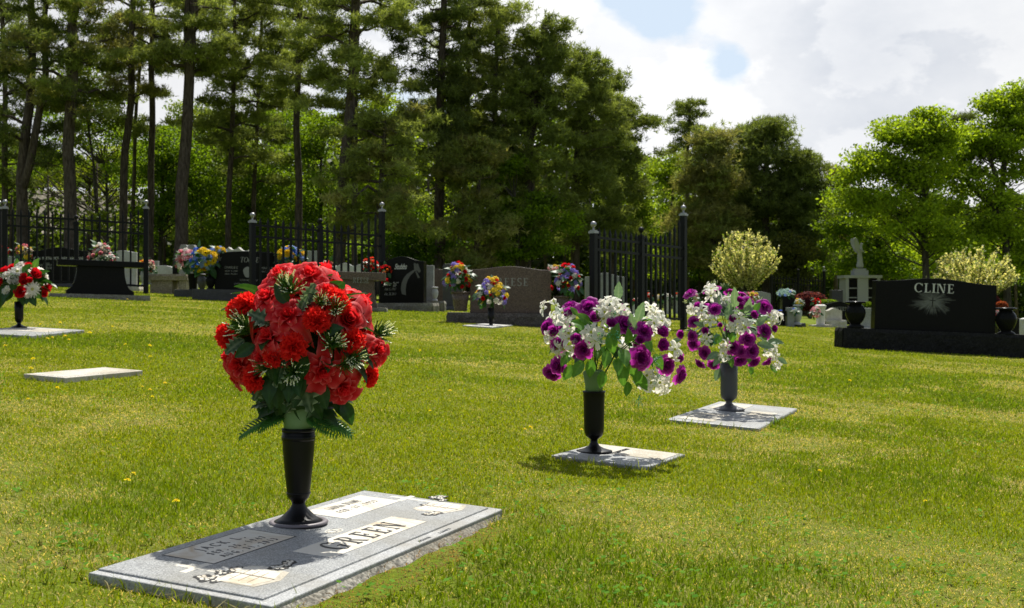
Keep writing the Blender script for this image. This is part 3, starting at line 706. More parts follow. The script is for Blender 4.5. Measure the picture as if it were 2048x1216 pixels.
def leafchild(kind, root, p, d, s, up=(0, 0, 1), name=None):
    """leaf whose +Y axis points along d, its face turned towards up"""
    me = random.choice(K[kind]); o = obj(name or me.name.split('.')[0], me, root); d = Vector(d).normalized(); x = d.cross(Vector(up))
    x = x.normalized() if x.length > .01 else Vector((1, 0, 0)); z = x.cross(d)
    R = Matrix((x, d, z)).transposed(); o.location = p; o.rotation_euler = R.to_euler(); o.scale = (s, s, s); return o
def foam(root, r0, r1, z0, z1, name='foam_cone'):
    m = MB(); m.lathe([(r0, z0), (r0*1.02, z0+(z1-z0)*.3), (r1, z1), (r1*.7, z1+.01)], 28); return m.build(name, 'foam_green', root, smooth=True)

FS = {'rose_red': .66, 'bud_red': .80, 'carn': .68, 'rose_pur': .98, 'bud_pur': 1.25, 'white': 1.0, 'sprig': 1.05}
def bouquet(label, V, ctr_px, R_px, items, stemz, crop=None, squash=.85, group=None, core=.62, fill=None, nfill=0, core_leaf='dleaf', ncore=60, leaf_s=.09, flower_axis=.35):
    """V: world base point of the arrangement (mouth of the vase); items placed from the photograph (pixels) on the front of a dome"""
    t = V.y; root = thing('bouquet', label, 'bouquet', V, group=group); k = t/F
    C = A(ctr_px[0], ctr_px[1], t)-V; Rx, Rz = R_px[0]*k, R_px[1]*k; Ry = Rx*squash
    for kind, px, py, s in items:
        dx = (px-ctr_px[0])*k; dz = (ctr_px[1]-py)*k; q = math.hypot(dx/Rx, dz/Rz)
        yy = -Ry*math.sqrt(max(0, 1-min(q, 1)**2)) if q < 1 else 0
        p = C+Vector((dx*(1+yy/t), yy, dz*(1+yy/t)))
        n = Vector((dx/Rx, yy/Ry-.55, dz/Rz+flower_axis*.8))
        n += Vector((random.gauss(0, .18), random.gauss(0, .1), random.gauss(0, .18)))
        if kind in ('holly', 'dleaf', 'gleaf', 'fern', 'sage'):
            d = Vector((dx/Rx+random.gauss(0, .2), -.25+random.gauss(0, .15), dz/Rz+(.25 if kind == 'sage' else -.35 if dz < 0 else .1)))
            s *= .80 if kind in ('gleaf', 'sage') else .9
            leafchild(kind, root, p-d.normalized()*s*.5, d, s, up=(random.gauss(0, .25), -1, .55))
        else:
            s *= FS.get(kind, 1); child(kind, root, p-n.normalized()*s*.3, n, s)
    for i in range(ncore):           # dark inner foliage that fills the dome
        d = Vector((random.gauss(0, 1), random.gauss(0, 1), random.gauss(0, 1))).normalized()
        if d.z < -.55: d.z *= -.5
        p = C+Vector((d.x*Rx, d.y*Ry, d.z*Rz))*random.uniform(.25, core)
        leafchild(core_leaf if i % 3 else 'dleaf', root, p, d+Vector((0, 0, -.25)), leaf_s*random.uniform(.8, 1.25), up=(random.gauss(0, .4), random.gauss(0, .4), 1))
    for i in range(nfill):           # the far side
        a_ = random.uniform(.12, .88)*PI; e = random.uniform(-.35, 1.25)
        d = Vector((math.cos(a_)*math.cos(e), math.sin(a_)*math.cos(e), math.sin(e)))
        kd, s = random.choice(fill)
        child(kd, root, C+Vector((d.x*Rx, d.y*Ry, d.z*Rz))*.9, d, s)
    m = MB(); m.cc = (.03, .10, .02)
    for i in range(14):
        d = Vector((random.gauss(0, .6), random.gauss(0, .6), 1)).normalized()
        m.tube([(random.gauss(0, .008), random.gauss(0, .008), 0), C*.5+d*Rx*.25, C+Vector((d.x*Rx, d.y*Ry, d.z*Rz*.6))*.8], .0022, 5)
    m.build('stems', 'silk_leaf', root)
    return root
def cv(L, s, ox, oy): return [(k, ox+x/s, oy+y/s, z) for k, x, y, z in L]
# --- near red bouquet
V1m = V1+Vector((0, 0, .236)); M_ = .052
red = cv([('rose_red', 505, 120, .058), ('rose_red', 705, 128, .062), ('rose_red', 445, 258, .058), ('rose_red', 602, 372, .062), ('rose_red', 478, 498, .058), ('rose_red', 255, 700, .056), ('rose_red', 815, 735, .060), ('rose_red', 905, 850, .060),
          ('bud_red', 965, 405, .062), ('rose_red', 815, 220, .046), ('rose_red', 1105, 610, .046), ('rose_red', 430, 640, .035), ('bud_red', 210, 780, .045), ('rose_red', 175, 640, .045),
          ('carn', 310, 318, .046), ('carn', 172, 520, .046), ('carn', 370, 772, .050), ('carn', 642, 578, .050), ('carn', 785, 410, .049), ('carn', 872, 282, .046), ('carn', 985, 545, .048), ('carn', 1042, 770, .042), ('carn', 250, 350, .040), ('carn', 905, 320, .040),
          ('sprig', 610, 225, .052), ('sprig', 560, 200, .042), ('sprig', 320, 465, .055), ('sprig', 290, 430, .045), ('sprig', 640, 730, .052), ('sprig', 870, 560, .056), ('sprig', 985, 650, .056), ('sprig', 1110, 500, .055), ('sprig', 885, 350, .046), ('sprig', 800, 305, .036),
          ('sprig', 930, 690, .045), ('holly', 540, 745, .065), ('holly', 695, 875, .085), ('holly', 440, 400, .065), ('holly', 725, 262, .060), ('holly', 690, 320, .050), ('holly', 260, 570, .060), ('dleaf', 520, 860, .08), ('dleaf', 470, 820, .08),
          ('dleaf', 390, 920, .085), ('dleaf', 430, 960, .085), ('dleaf', 640, 960, .075), ('dleaf', 720, 940, .085), ('dleaf', 780, 870, .08), ('dleaf', 580, 640, .06), ('dleaf', 860, 470, .06), ('dleaf', 560, 260, .06), ('dleaf', 330, 600, .06), ('dleaf', 860, 950, .07), ('dleaf', 900, 990, .07), ('dleaf', 560, 900, .07), ('dleaf', 620, 880, .07), ('dleaf', 500, 940, .07), ('holly', 580, 930, .06), ('dleaf', 760, 900, .07), ('dleaf', 600, 820, .07), ('dleaf', 500, 700, .07), ('dleaf', 560, 760, .07), ('dleaf', 690, 700, .07), ('holly', 390, 850, .06), ('sprig', 460, 700, .045), ('carn', 520, 640, .04), ('dleaf', 480, 880, .07), ('dleaf', 660, 800, .07)], 3.04, 400, 500)
bq1 = bouquet('large red rose and carnation bouquet with frosted sprigs nearest the camera', V1m, (607, 672), (160, 150), red, 0, ncore=170, nfill=22, fill=[('rose_red', .045), ('carn', .04), ('sprig', .05)], leaf_s=.065, core=.74)
foam(bq1, .035, .050, -.005, .048)
for i in range(26):
    az = random.uniform(0, 2*PI); d = Vector((math.cos(az), math.sin(az), random.uniform(-.45, .25))); leafchild(random.choice(['dleaf', 'holly', 'dleaf']), bq1, d*random.uniform(.03, .07)+Vector((0, 0, random.uniform(.045, .10))), d, random.uniform(.05, .08), up=(0, -.5, 1))
for az, s in ((200, .115), (182, .10), (-12, .11), (8, .10), (-35, .10), (222, .08), (318, .08), (60, .1), (120, .1), (150, .10), (30, .1)):
    d = Vector((math.cos(math.radians(az)), math.sin(math.radians(az)), -.10)); leafchild('fern', bq1, d*.035+Vector((0, 0, .035)), d, s, up=(0, -.45, 1))
# --- middle purple and white bouquet
V2m = V2+Vector((0, 0, .236))
pa = [('rose_pur', 268, 195, .036), ('rose_pur', 370, 197, .044), ('rose_pur', 588, 294, .046), ('rose_pur', 697, 337, .040), ('bud_pur', 805, 340, .040), ('bud_pur', 810, 422, .038), ('rose_pur', 686, 500, .047), ('rose_pur', 330, 455, .040),
      ('rose_pur', 130, 318, .036), ('bud_pur', 172, 345, .032), ('rose_pur', 190, 435, .036), ('rose_pur', 185, 548, .040), ('rose_pur', 172, 608, .040), ('rose_pur', 850, 550, .042), ('rose_pur', 945, 615, .044), ('bud_pur', 410, 255, .034), ('bud_pur', 262, 232, .030), ('bud_pur', 932, 505, .030), ('bud_pur', 295, 385, .030), ('bud_pur', 500, 292, .030), ('bud_pur', 668, 390, .026),
      ('white', 158, 190, .050), ('white', 215, 255, .052), ('white', 495, 185, .056), ('white', 565, 222, .052), ('white', 450, 230, .045), ('white', 400, 355, .055), ('white', 240, 402, .056), ('white', 250, 315, .050), ('white', 735, 290, .050), ('white', 815, 295, .042), ('white', 895, 472, .052), ('white', 855, 600, .050), ('white', 738, 662, .052), ('white', 845, 672, .050), ('white', 150, 372, .036), ('white', 200, 440, .045),
      ('sage', 560, 118, .09), ('sage', 672, 235, .10), ('sage', 620, 300, .10), ('gleaf', 330, 300, .09), ('gleaf', 350, 270, .08), ('gleaf', 500, 412, .10), ('gleaf', 575, 480, .10), ('gleaf', 380, 560, .085), ('gleaf', 570, 600, .095), ('gleaf', 625, 565, .085), ('gleaf', 310, 560, .09), ('gleaf', 260, 585, .085), ('gleaf', 450, 625, .08), ('gleaf', 612, 685, .075), ('gleaf', 520, 350, .08), ('gleaf', 240, 500, .08), ('gleaf', 540, 540, .08), ('gleaf', 470, 500, .08), ('gleaf', 660, 610, .085), ('gleaf', 720, 420, .07), ('gleaf', 780, 520, .08), ('gleaf', 600, 380, .08), ('gleaf', 430, 250, .05), ('gleaf', 295, 230, .05), ('gleaf', 690, 640, .085),
      ('teal', 440, 405, .05), ('teal', 512, 362, .05), ('teal', 770, 590, .06), ('teal', 222, 235, .04), ('teal', 700, 742, .05), ('teal', 500, 260, .04), ('teal', 760, 520, .05)]
bq2 = bouquet('wide loose purple rose and white blossom bouquet in the straight black vase', V2m, (1215, 682), (150, 108), cv(pa, 2.895, 1040, 540), 0, ncore=130, nfill=12, fill=[('rose_pur', .034), ('white', .05), ('bud_pur', .035)], core_leaf='gleaf', leaf_s=.055, core=.66)
foam(bq2, .034, .044, -.004, .075)
# --- farther purple and white bouquet
V3m = V3+Vector((0, 0, .262))
pb = [('rose_pur', 980, 125, .042), ('rose_pur', 1082, 215, .040), ('rose_pur', 1388, 200, .048), ('bud_pur', 1313, 252, .034), ('rose_pur', 1385, 344, .046), ('rose_pur', 1275, 394, .048), ('rose_pur', 1310, 464, .044), ('rose_pur', 1240, 527, .042), ('rose_pur', 1337, 537, .038), ('rose_pur', 1190, 447, .044), ('rose_pur', 1237, 472, .036), ('rose_pur', 1440, 540, .036),
      ('rose_pur', 1032, 480, .040), ('rose_pur', 1035, 552, .034), ('rose_pur', 1095, 552, .034), ('rose_pur', 970, 427, .038), ('bud_pur', 915, 370, .036), ('rose_pur', 970, 290, .036), ('bud_pur', 1000, 200, .030), ('rose_pur', 960, 380, .032), ('bud_pur', 1030, 347, .030), ('bud_pur', 1180, 272, .030), ('rose_pur', 1285, 165, .036), ('bud_pur', 1440, 335, .030), ('bud_pur', 1110, 312, .02), ('bud_pur', 1235, 165, .028),
      ('white', 1095, 115, .060), ('white', 1085, 95, .05), ('white', 1005, 232, .050), ('white', 1052, 272, .055), ('white', 1210, 262, .055), ('white', 1245, 312, .055), ('white', 1190, 315, .045), ('white', 1028, 387, .052), ('white', 1145, 432, .042), ('white', 1435, 265, .048), ('white', 1480, 262, .040), ('white', 1440, 460, .052), ('white', 1482, 502, .046), ('white', 1500, 560, .040), ('white', 1140, 502, .045), ('white', 968, 215, .036), ('white', 1155, 165, .03),
      ('sage', 1205, 150, .13), ('sage', 1160, 235, .12), ('sage', 1080, 492, .10), ('sage', 1275, 205, .12), ('sage', 1145, 600, .11), ('sage', 1385, 430, .12), ('sage', 1450, 410, .11), ('sage', 1520, 525, .08), ('sage', 1000, 310, .08), ('sage', 905, 405, .07), ('sage', 1350, 290, .11), ('sage', 1110, 520, .10), ('gleaf', 1330, 210, .07), ('gleaf', 1180, 390, .08), ('gleaf', 1290, 505, .07), ('gleaf', 1190, 530, .07), ('gleaf', 1340, 580, .07), ('gleaf', 1470, 570, .07), ('gleaf', 1100, 400, .07), ('gleaf', 1370, 380, .07),
      ('teal', 1090, 360, .05), ('teal', 1090, 420, .05), ('teal', 1380, 480, .05), ('teal', 1190, 345, .05), ('teal', 1120, 140, .04)]
bq3 = bouquet('dense purple rose and white blossom bouquet in the hammered grey vase', V3m, (1459, 655), (108, 92), cv(pb, 2.895, 1040, 540), 0, ncore=130, nfill=22, fill=[('rose_pur', .034), ('white', .04), ('sprig', .05)], core_leaf='sage', leaf_s=.06, core=.72)
foam(bq3, .040, .048, -.01, .03)
# --- far-left red and white bouquet
V4m = V4+Vector((0, 0, .225))
s_ = 7.15
pc = [('lo_red', 105, 148, .085), ('lo_red', 420, 55, .065), ('lo_red', 590, 195, .085), ('lo_red', 560, 150, .06), ('lo_red', 455, 240, .065), ('lo_red', 465, 300, .075), ('lo_red', 410, 458, .095), ('lo_red', 100, 315, .075), ('lo_red', 665, 485, .055), ('lo_red', 535, 285, .05), ('lo_red', 10, 430, .05),
      ('mum', 350, 155, .080), ('mum', 570, 420, .080), ('mum', 10, 320, .07), ('lo_white', 310, 290, .075), ('lo_white', 360, 310, .05), ('lo_wht', 290, 50, .06), ('lo_wht', 190, 210, .06), ('lo_wht', 80, 230, .05), ('lo_wht', 190, 450, .05), ('lo_wht', 240, 410, .04), ('lo_wht', 490, 520, .04),
      ('dleaf', 60, 560, .17), ('dleaf', 530, 560, .13), ('dleaf', 430, 560, .12), ('gleaf', 500, 60, .13), ('gleaf', 240, 60, .12), ('gleaf', 590, 500, .1), ('dleaf', 250, 500, .13), ('dleaf', 130, 430, .13), ('dleaf', 330, 400, .12), ('gleaf', 450, 160, .1)]
bq4 = bouquet('red rose and white daisy bouquet at the far left edge', V4m, (45, 570), (54, 42), cv(pc, s_, 0, 520), 0, ncore=60, nfill=14, fill=[('lo_red', .08), ('mum', .09)], leaf_s=.13, core=.75)

# ================================================================== DISTANT BOUQUETS
def posy(label, px, py, rx, ry, t, pal, n=34, size=7, cone=False, group='bouquets on the farther graves', leafcol='lo_leaf', seed=0):
    """rounded arrangement centred at pixel px,py and depth t; pal = weighted kinds; size of one flower in photograph pixels"""
    random.seed(seed*13+int(px)); k = t/F; C = A(px, py, t); root = thing('bouquet', label, 'bouquet', C-Vector((0, 0, ry*k*.9)), group=group)
    O = Vector((0, 0, ry*k*.9)); Rx, Rz = rx*k, ry*k
    for i in range(n):
        f = (i+.5)/n; z = 1-1.75*f; a_ = i*2.39996; q = math.sqrt(max(0, 1-z*z))
        if cone: q = min(1, .25+1.1*f)*(1 if f < .85 else .8)
        d = Vector((math.cos(a_)*q, math.sin(a_)*q, z)); p = O+Vector((d.x*Rx, d.y*Rx*.9, d.z*Rz))*random.uniform(.82, 1.06)
        child(random.choice(pal), root, p-Vector(d)*size*k*.2, d+Vector((0, -.3, .2)), size*k*random.uniform(.56, .76))
    for i in range(int(n*.9)):
        d = Vector((random.gauss(0, 1), random.gauss(0, 1), random.gauss(-.1, .8))).normalized()
        leafchild(leafcol, root, O+Vector((d.x*Rx, d.y*Rx, d.z*Rz))*random.uniform(.2, .8), d+Vector((0, 0, -.2)), size*k*1.5, up=(random.gauss(0, .5), -.4, 1))
    return root

# ================================================================== STONES
def topline(kind, w, h0, h1, n=24):
    """outline of the head of a stone: from right shoulder to left"""
    if kind == 'serp': return [(w/2*(1-2*i/n), h0+(h1-h0)*(.5-.5*math.cos(2*PI*i/n))**1.15) for i in range(n+1)]
    if kind == 'dome': return [(w/2*(1-2*i/n), h0+(h1-h0)*math.sqrt(max(0, 1-(1-2*i/n)**2))) for i in range(n+1)]
    if kind == 'arc': return [(w/2*(1-2*i/n), h0+(h1-h0)*(1-(1-2*i/n)**2)) for i in range(n+1)]
    if kind == 'scallop': return [(w/2*(1-2*i/n), h1-(h1-h0)*abs(math.sin(3*PI*i/n))**.6*.5-(h1-h0)*.5*abs(1-2*i/n)**3) for i in range(n+1)]
    if kind == 'heart': return [(w/2*(1-2*i/n), h0+(h1-h0)*min(1, 1.15*abs(math.sin(2*PI*i/n))**.5+.25*(.5-.5*math.cos(2*PI*i/n)))) for i in range(n+1)]
    if kind == 'flat': return [(w/2, h0), (-w/2, h0)]
def stone(label, px0, px1, ytop, yshould, ybot, t, kind, mt, th=.18, base=None, yaw=0.0, roll=0.0, cat='headstone', group=None, ground=None, bh=None, name='headstone', rocky=True, bmat=None):
    """upright stone; pixels of its sides, crown, shoulders and foot at depth t; base=(px0,px1,depth) adds a plinth below down to the ground"""
    k = t/F; pc_ = (px0+px1)/2; w = (px1-px0)*k/math.cos(yaw); x = (pc_-1024)*k; g = gz(x, t)
    root = thing(name, label, cat, (x, t, g), group=group); root.rotation_euler = (0, roll, yaw)
    z0 = CH-(ybot-608)*k-g; h0 = CH-(yshould-608)*k-g; h1 = CH-(ytop-608)*k-g
    if base: z0 = max(z0, .08)
    else: z0 = -.06
    m = MB(); m.prism([(-w/2, z0), (w/2, z0)]+topline(kind, w, h0, h1), -th/2, th/2)
    tb = m.build('tablet', mt, root, bevel=.006)
    if base:
        bw = (base[1]-base[0])*k/math.cos(yaw); bx = ((base[0]+base[1])/2-pc_)*k; bd = base[2]
        r = rockbox(bw, bd, z0+.1-.0, .035 if rocky else .004, int(px0), n=.05)
        r.build('plinth', bmat or mt+'_rock' if (bmat or mt+'_rock') in MATS else mt, root, loc=(bx, 0, -.1))
    root['w'] = w; del root['w']
    return root, w, z0, h0, h1, tb
def on_face(o_parent, polys, mt, x, z, y, name='lettering', th=.002, step=.0005):
    m = letters_plane(polys, th, step); return m.build(name, mt, o_parent, loc=(x, y, z), rot=(PI/2, 0, 0))

# --- CLINE
t = 17.2
R_, w, z0, h0, h1, tb = stone('large polished black headstone lettered CLINE on a rock-faced base', 1743, 1983, 557, 566, 662, t, 'serp', 'granite_black', .2, base=(1677, 2045, .42), roll=.040, group=None, bmat='granite_black_rock')
k = t/F
lx = (1859-1863)*k
on_face(tb, serif('CLINE', .135, .60), 'lettering_white', lx, h1-.215, -.1005)
# sandblasted burst of rays with a cross in it
def etching(t):
    c = obc(t); s = t.n('ShaderNodeSeparateXYZ', i_0=c)
    x = s.outputs[0]; z = s.outputs[1]
    ang = t.math('ARCTAN2', x, t.math('SUBTRACT', z, .13))
    r = t.math('SQRT', t.math('ADD', t.math('MULTIPLY', t.math('POWER', x, 2.0), .42), t.math('POWER', t.math('SUBTRACT', z, .10), 2.0)))
    av = t.n('ShaderNodeCombineXYZ', i_0=t.math('MULTIPLY', ang, 5.0), i_1=t.math('MULTIPLY', r, 1.5))
    ray = t.noise(av, 1.6, 3, .6); cl = t.noise(t.vmath('MULTIPLY', c, (1, 1.7, 1)), 7, 5, .62)
    m_ = t.math('SUBTRACT', t.math('ADD', t.math('MULTIPLY', ray, 1.3), t.math('MULTIPLY', cl, .7)), t.math('MULTIPLY', r, 3.2))
    f = t.ramp(m_, [(.42, 0.0), (.88, 1.0)])
    return P(t, t.mix(f, (.010, .010, .010), (.16, .165, .155)), t.math('ADD', .22, t.math('MULTIPLY', f, .5)), .05)
mat('etched_black', etching)
m = MB(); m.plate([(.42*math.cos(2*PI*i/28), .255*math.sin(2*PI*i/28)) for i in range(28)], 0, .0015)
et = m.build('ray_etching', 'etched_black', tb, loc=(lx-.02, -.1, z0+.33), rot=(PI/2, 0, 0))
m = MB(); m.plate([(-.008, .03), (.008, .03), (.008, .17), (-.008, .17)], .0016, .003); m.plate([(-.045, .118), (-.008, .118), (-.008, .132), (-.045, .132)], .0016, .003); m.plate([(.008, .118), (.045, .118), (.045, .132), (.008, .132)], .0016, .003)
m.build('etched_cross', 'lettering_black', et)
def urn(label, px, py, H, t, mt='granite_black', group=None, rmul=1.0, name='stone_urn', kind=0):
    V = A(px, py, t); root = thing(name, label, 'urn', V, group=group); s = H
    foot = [(.30, 0), (.31, .03), (.30, .08), (.20, .13), (.19, .16)]
    body = [(.19, .16), (.27, .26), (.345, .42), (.37, .56), (.355, .68), (.29, .80), (.23, .86), (.22, .89)]
    lip = [(.22, .89), (.30, .905), (.37, .925), (.375, .96), (.35, .985), (.27, 1.0), (.20, .99), (.18, .93)]
    if kind: 
        foot = [(.24, 0), (.25, .06), (.22, .10)]; body = [(.22, .10), (.24, .4), (.29, .8), (.32, .93)]; lip = [(.32, .93), (.35, .95), (.35, .99), (.29, 1.0), (.26, .94)]
    for nm, pr in (('foot', foot), ('bowl', body), ('rim', lip)):
        m = MB(); m.lathe([(a_*s*rmul, b_*s) for a_, b_ in pr], 28, cap=nm != 'bowl'); m.build(nm, mt, root, smooth=True)
    return root
ug = 'black urns either side of the black CLINE headstone'
urn('glossy black stone urn left of the large CLINE headstone', 1711, 656, .40, 17.1, group=ug)
urn('glossy black stone urn right of the large CLINE headstone', 2012, 670, .41, 17.1, group=ug)

# --- TOOLE
t = 23.3; k = t/F
R_, w, z0, h0, h1, tb = stone('black headstone with doves lettered TOOLE behind the middle fence', 431, 567, 503, 508, 580, t, 'arc', 'granite_black', .2, base=(390, 606, .42), roll=.02, rocky=False, bmat='granite_charcoal')
on_face(tb, serif('TOOLE', .105, .38, shear=.18, track=-.02), 'lettering_grey', 0, h1-.225, -.1005)
def blob(pts): return pts if area(pts) > 0 else pts[::-1]
dove = [(-.10, .06), (-.055, .02), (-.06, .09), (-.03, .045), (.02, .10), (.015, .04), (.06, .05), (.03, .01), (.045, -.02), (.01, -.015), (-.02, -.075), (-.055, -.07), (-.04, -.02), (-.08, .0)]
on_face(tb, [blob(dove)], 'etch_grey', -.56*w+.16, h0-.13, -.1005, 'etched_dove')
on_face(tb, [blob([(-x, z) for x, z in dove])], 'etch_grey', .56*w-.16, h0-.13, -.1005, 'etched_dove')
on_face(tb, [blob([(.085*math.cos(a_)*(1+.12*math.sin(3*a_)), .11*math.sin(a_)) for a_ in [2*PI*i/20 for i in range(20)]])], 'lettering_grey', -.03, h0-.37, -.1005, 'etched_portrait')
for s, x, z, sz, wd in (('CHARLIE E.', -.36, .305, .06, .27), ('NOV. 5, 1940', -.36, .37, .04, .25), ('NOV. 19, 2011', -.36, .43, .04, .25), ('MARIE E.', .36, .305, .06, .25), ('MAY 3, 1943', .36, .37, .04, .24), ('LOVE NEVER DIES', -.0, .55, .045, .36), ('LOVING PARENTS OF', -.10, .62, .032, .40), ('TERRY AND DIANNE', -.10, .665, .032, .36), ('CASEY AND JOE', -.08, .71, .032, .28)):
    text_obj('lettering', s, sz*1.15, 'lettering_grey', tb, (x, -.1015, h0-z), (PI/2, 0, 0), shear=.2, width=wd)
urn('black stone urn at the left end of the TOOLE stone base', 421, 580, .33, 23.2, rmul=.8)
urn('small olive grey stone goblet urn beside the TOOLE headstone', 404, 583, .37, 24.0, 'granite_charcoal', rmul=.7)
urn('tapered black stone flower pot on the low grey base left of TOOLE', 386, 581, .36, 24.3, kind=1)
posy('bouquet of blue delphiniums and yellow sunflowers left of TOOLE headstone', 407, 520, 27, 27, 23.1, ['lo_blue', 'sunflower', 'lo_sky', 'lo_blue', 'sunflower', 'lo_yellow'], 42, 15, seed=1)
posy('pale blue sprays reaching right over the TOOLE stone corner', 436, 502, 17, 9, 23.3, ['lo_sky', 'lo_sky', 'lo_yellow'], 16, 11, seed=2)
posy('pink and white bouquet in the tapered black pot', 373, 521, 23, 25, 24.2, ['lo_pnk', 'lo_pink', 'lo_wht', 'lo_pnk', 'lo_wht'], 46, 12, seed=3)
posy('blue and yellow bouquet at the right end of the TOOLE headstone', 582, 516, 29, 26, 23.2, ['lo_sky', 'lo_yellow', 'lo_blue', 'lo_yellow', 'lo_sky'], 44, 14, seed=4)
urn('black stone urn at the right end of the TOOLE stone base', 585, 582, .33, 23.2, rmul=.8)
m = MB(); b0 = base_at(374, 24.4); m.box(-.22, .22, -.2, .2, -.05, .16); ob = m.build('low_plinth', 'granite_charcoal', bevel=.01, loc=b0); tag(ob, 'low grey granite plinth under the tapered black pot', 'plinth')

# --- STUBBS
t = 23.9; k = t/F
R_, w, z0, h0, h1, tb = stone('black headstone lettered Stubbs with a curved horn etching', 762, 851, 513, 523, 606, t, 'serp', 'granite_black', .22, base=(758, 872, .5), yaw=-.20, bmat='granite_rock')
text_obj('lettering', 'Stubbs', .155, 'lettering_white', tb, (-.03, -.1115, h0-.16), (PI/2, 0, 0), shear=.45, width=.27, bold=.002)
text_obj('lettering', 'James "J.J."', .10, 'lettering_white', tb, (-.24, -.1115, h0-.50), (PI/2, 0, 0), shear=.45, width=.34)
text_obj('lettering', 'Feb. 5, 1957', .075, 'lettering_grey', tb, (-.25, -.1115, h0-.60), (PI/2, 0, 0), shear=.4, width=.25)
text_obj('lettering', 'Oct. 20, 2011', .075, 'lettering_grey', tb, (-.25, -.1115, h0-.70), (PI/2, 0, 0), shear=.4, width=.25)
horn = []
ctl = [(-.02, -.35, .045), (-.035, -.24, .05), (-.02, -.12, .05), (.02, -.02, .045), (.08, .06, .04), (.16, .12, .03), (.22, .165, .015)]
horn = [(x-w_, z+w_*.3) for x, z, w_ in ctl]+[(x+w_, z-w_*.3) for x, z, w_ in ctl[::-1]]
on_face(tb, [blob(horn), blob([(.20, .14), (.25, .13), (.235, .30), (.19, .30)]), blob([(.24, .17), (.30, .10), (.34, .13), (.28, .29), (.245, .29)]), blob([(.22, .13), (.26, .12), (.32, .0), (.28, -.01)])], 'etch_grey', .07, h0-.34, -.112, 'horn_etching')
st, *_ = stone('tall narrow grey granite tablet touching the Stubbs headstone', 849, 868, 530, 531, 602, 24.6, 'flat', 'granite_grey', .25, base=(842, 889, .5), bmat='granite_rock')
urn('small pale grey stone urn beside the narrow grey tablet', 870, 602, .30, 24.4, 'statue_grey', rmul=.62)
stone('plain dark brown headstone behind the small pale urn', 862, 890, 538, 540, 602, 26.5, 'serp', 'granite_brown', .2)
stone('dark charcoal headstone with rounded shoulder behind the left tricolour bouquet', 886, 925, 528, 533, 612, 26.0, 'heart', 'granite_charcoal', .25, base=(880, 932, .5))
posy('orange red bouquet behind the fence beside Stubbs headstone', 741, 532, 18, 17, 25.5, ['lo_coral', 'lo_coral', 'lo_red'], 38, 9, seed=5)
posy('orange red flowers spilling over the left shoulder of Stubbs headstone', 771, 540, 13, 11, 23.8, ['lo_coral', 'lo_red', 'lo_orange'], 18, 8, seed=6)
posy('small bunch of red flowers low against the Stubbs stone', 771, 564, 7, 8, 23.6, ['lo_red'], 7, 8, seed=7)
posy('coral bouquet seen through the middle fence over the red roses', 657, 533, 12, 13, 26, ['lo_coral', 'lo_pink', 'lo_red'], 26, 8, seed=8)
stone('pale grey gabled headstone behind the middle fence', 672, 710, 526, 532, 590, 30, 'serp', 'granite_light', .2)
stone('low pale headstone just right of the gabled one', 712, 728, 529, 533, 590, 30, 'arc', 'granite_light', .2)
stone('tall slim grey monument behind the middle fence', 617, 637, 501, 502, 590, 30, 'flat', 'granite_grey', .3)

# --- REESE
t = 18.7; k = t/F
R_, w, z0, h0, h1, tb = stone('wide brown granite headstone lettered REESE on a rock-faced base', 940, 1101, 533, 540, 626, t, 'serp', 'granite_brown', .22, base=(896, 1146, .5), roll=.012, bmat='granite_brown_rock')
on_face(tb, serif('REESE', .125, .52, track=.12), 'lettering_grey', .03, h1-.315, -.1105)
def potvase(label, px, py, ptop, t, r0, r1, mt='granite_brown', group=None):
    V = A(px, py, t); H = (py-ptop)*t/F; root = thing('stone_vase', label, 'vase', V, group=group)
    m = MB(); m.lathe([(r0, 0), (r0*1.01, .02), ((r0+r1)/2, H*.5), (r1, H*.9)], 28); m.build('body', mt, root, smooth=True)
    m = MB(); m.lathe([(r1, H*.9), (r1*1.08, H*.92), (r1*1.08, H*.99), (r1*.95, H), (r1*.8, H*.96)], 28); m.build('rim', mt, root, smooth=True)
    return root
gv = 'brown stone vases at the ends of the REESE base'
potvase('tapered brown stone vase on the left end of the REESE base', 921, 622, 583, 18.6, .10, .145, group=gv)
potvase('tapered brown stone vase on the right end of the REESE base', 1126, 630, 592, 18.6, .10, .145, group=gv)
tri = ['lo_red', 'lo_yel', 'lo_viol', 'lo_wht', 'lo_red', 'lo_viol', 'lo_wht', 'lo_yel']
posy('red yellow and violet bouquet in the left brown stone vase', 917, 553, 29, 31, 18.5, tri, 46, 12.5, cone=True, seed=11)
posy('red yellow and violet bouquet in the right brown stone vase', 1136, 560, 32, 34, 18.5, tri, 46, 12.5, cone=True, seed=12)
V5 = S5.world(S5.loc(983, 650, .02)[0], 0, .0205)
vase('grave_vase', 'small black vase standing low in front of the wide brown headstone', V5, [(.03, 0), (.032, .02), (.045, .05), (.05, .12), (.052, .26)], 'vase_plastic', 24)
posy('low red yellow and violet bouquet in front of the wide brown headstone', 983, 586, 35, 33, V5.y, tri, 52, 12, cone=True, seed=13)
for px, py, s in ((955, 613, .16), (1012, 622, .17), (1018, 612, .15), (948, 606, .14), (998, 620, .14)):
    pass

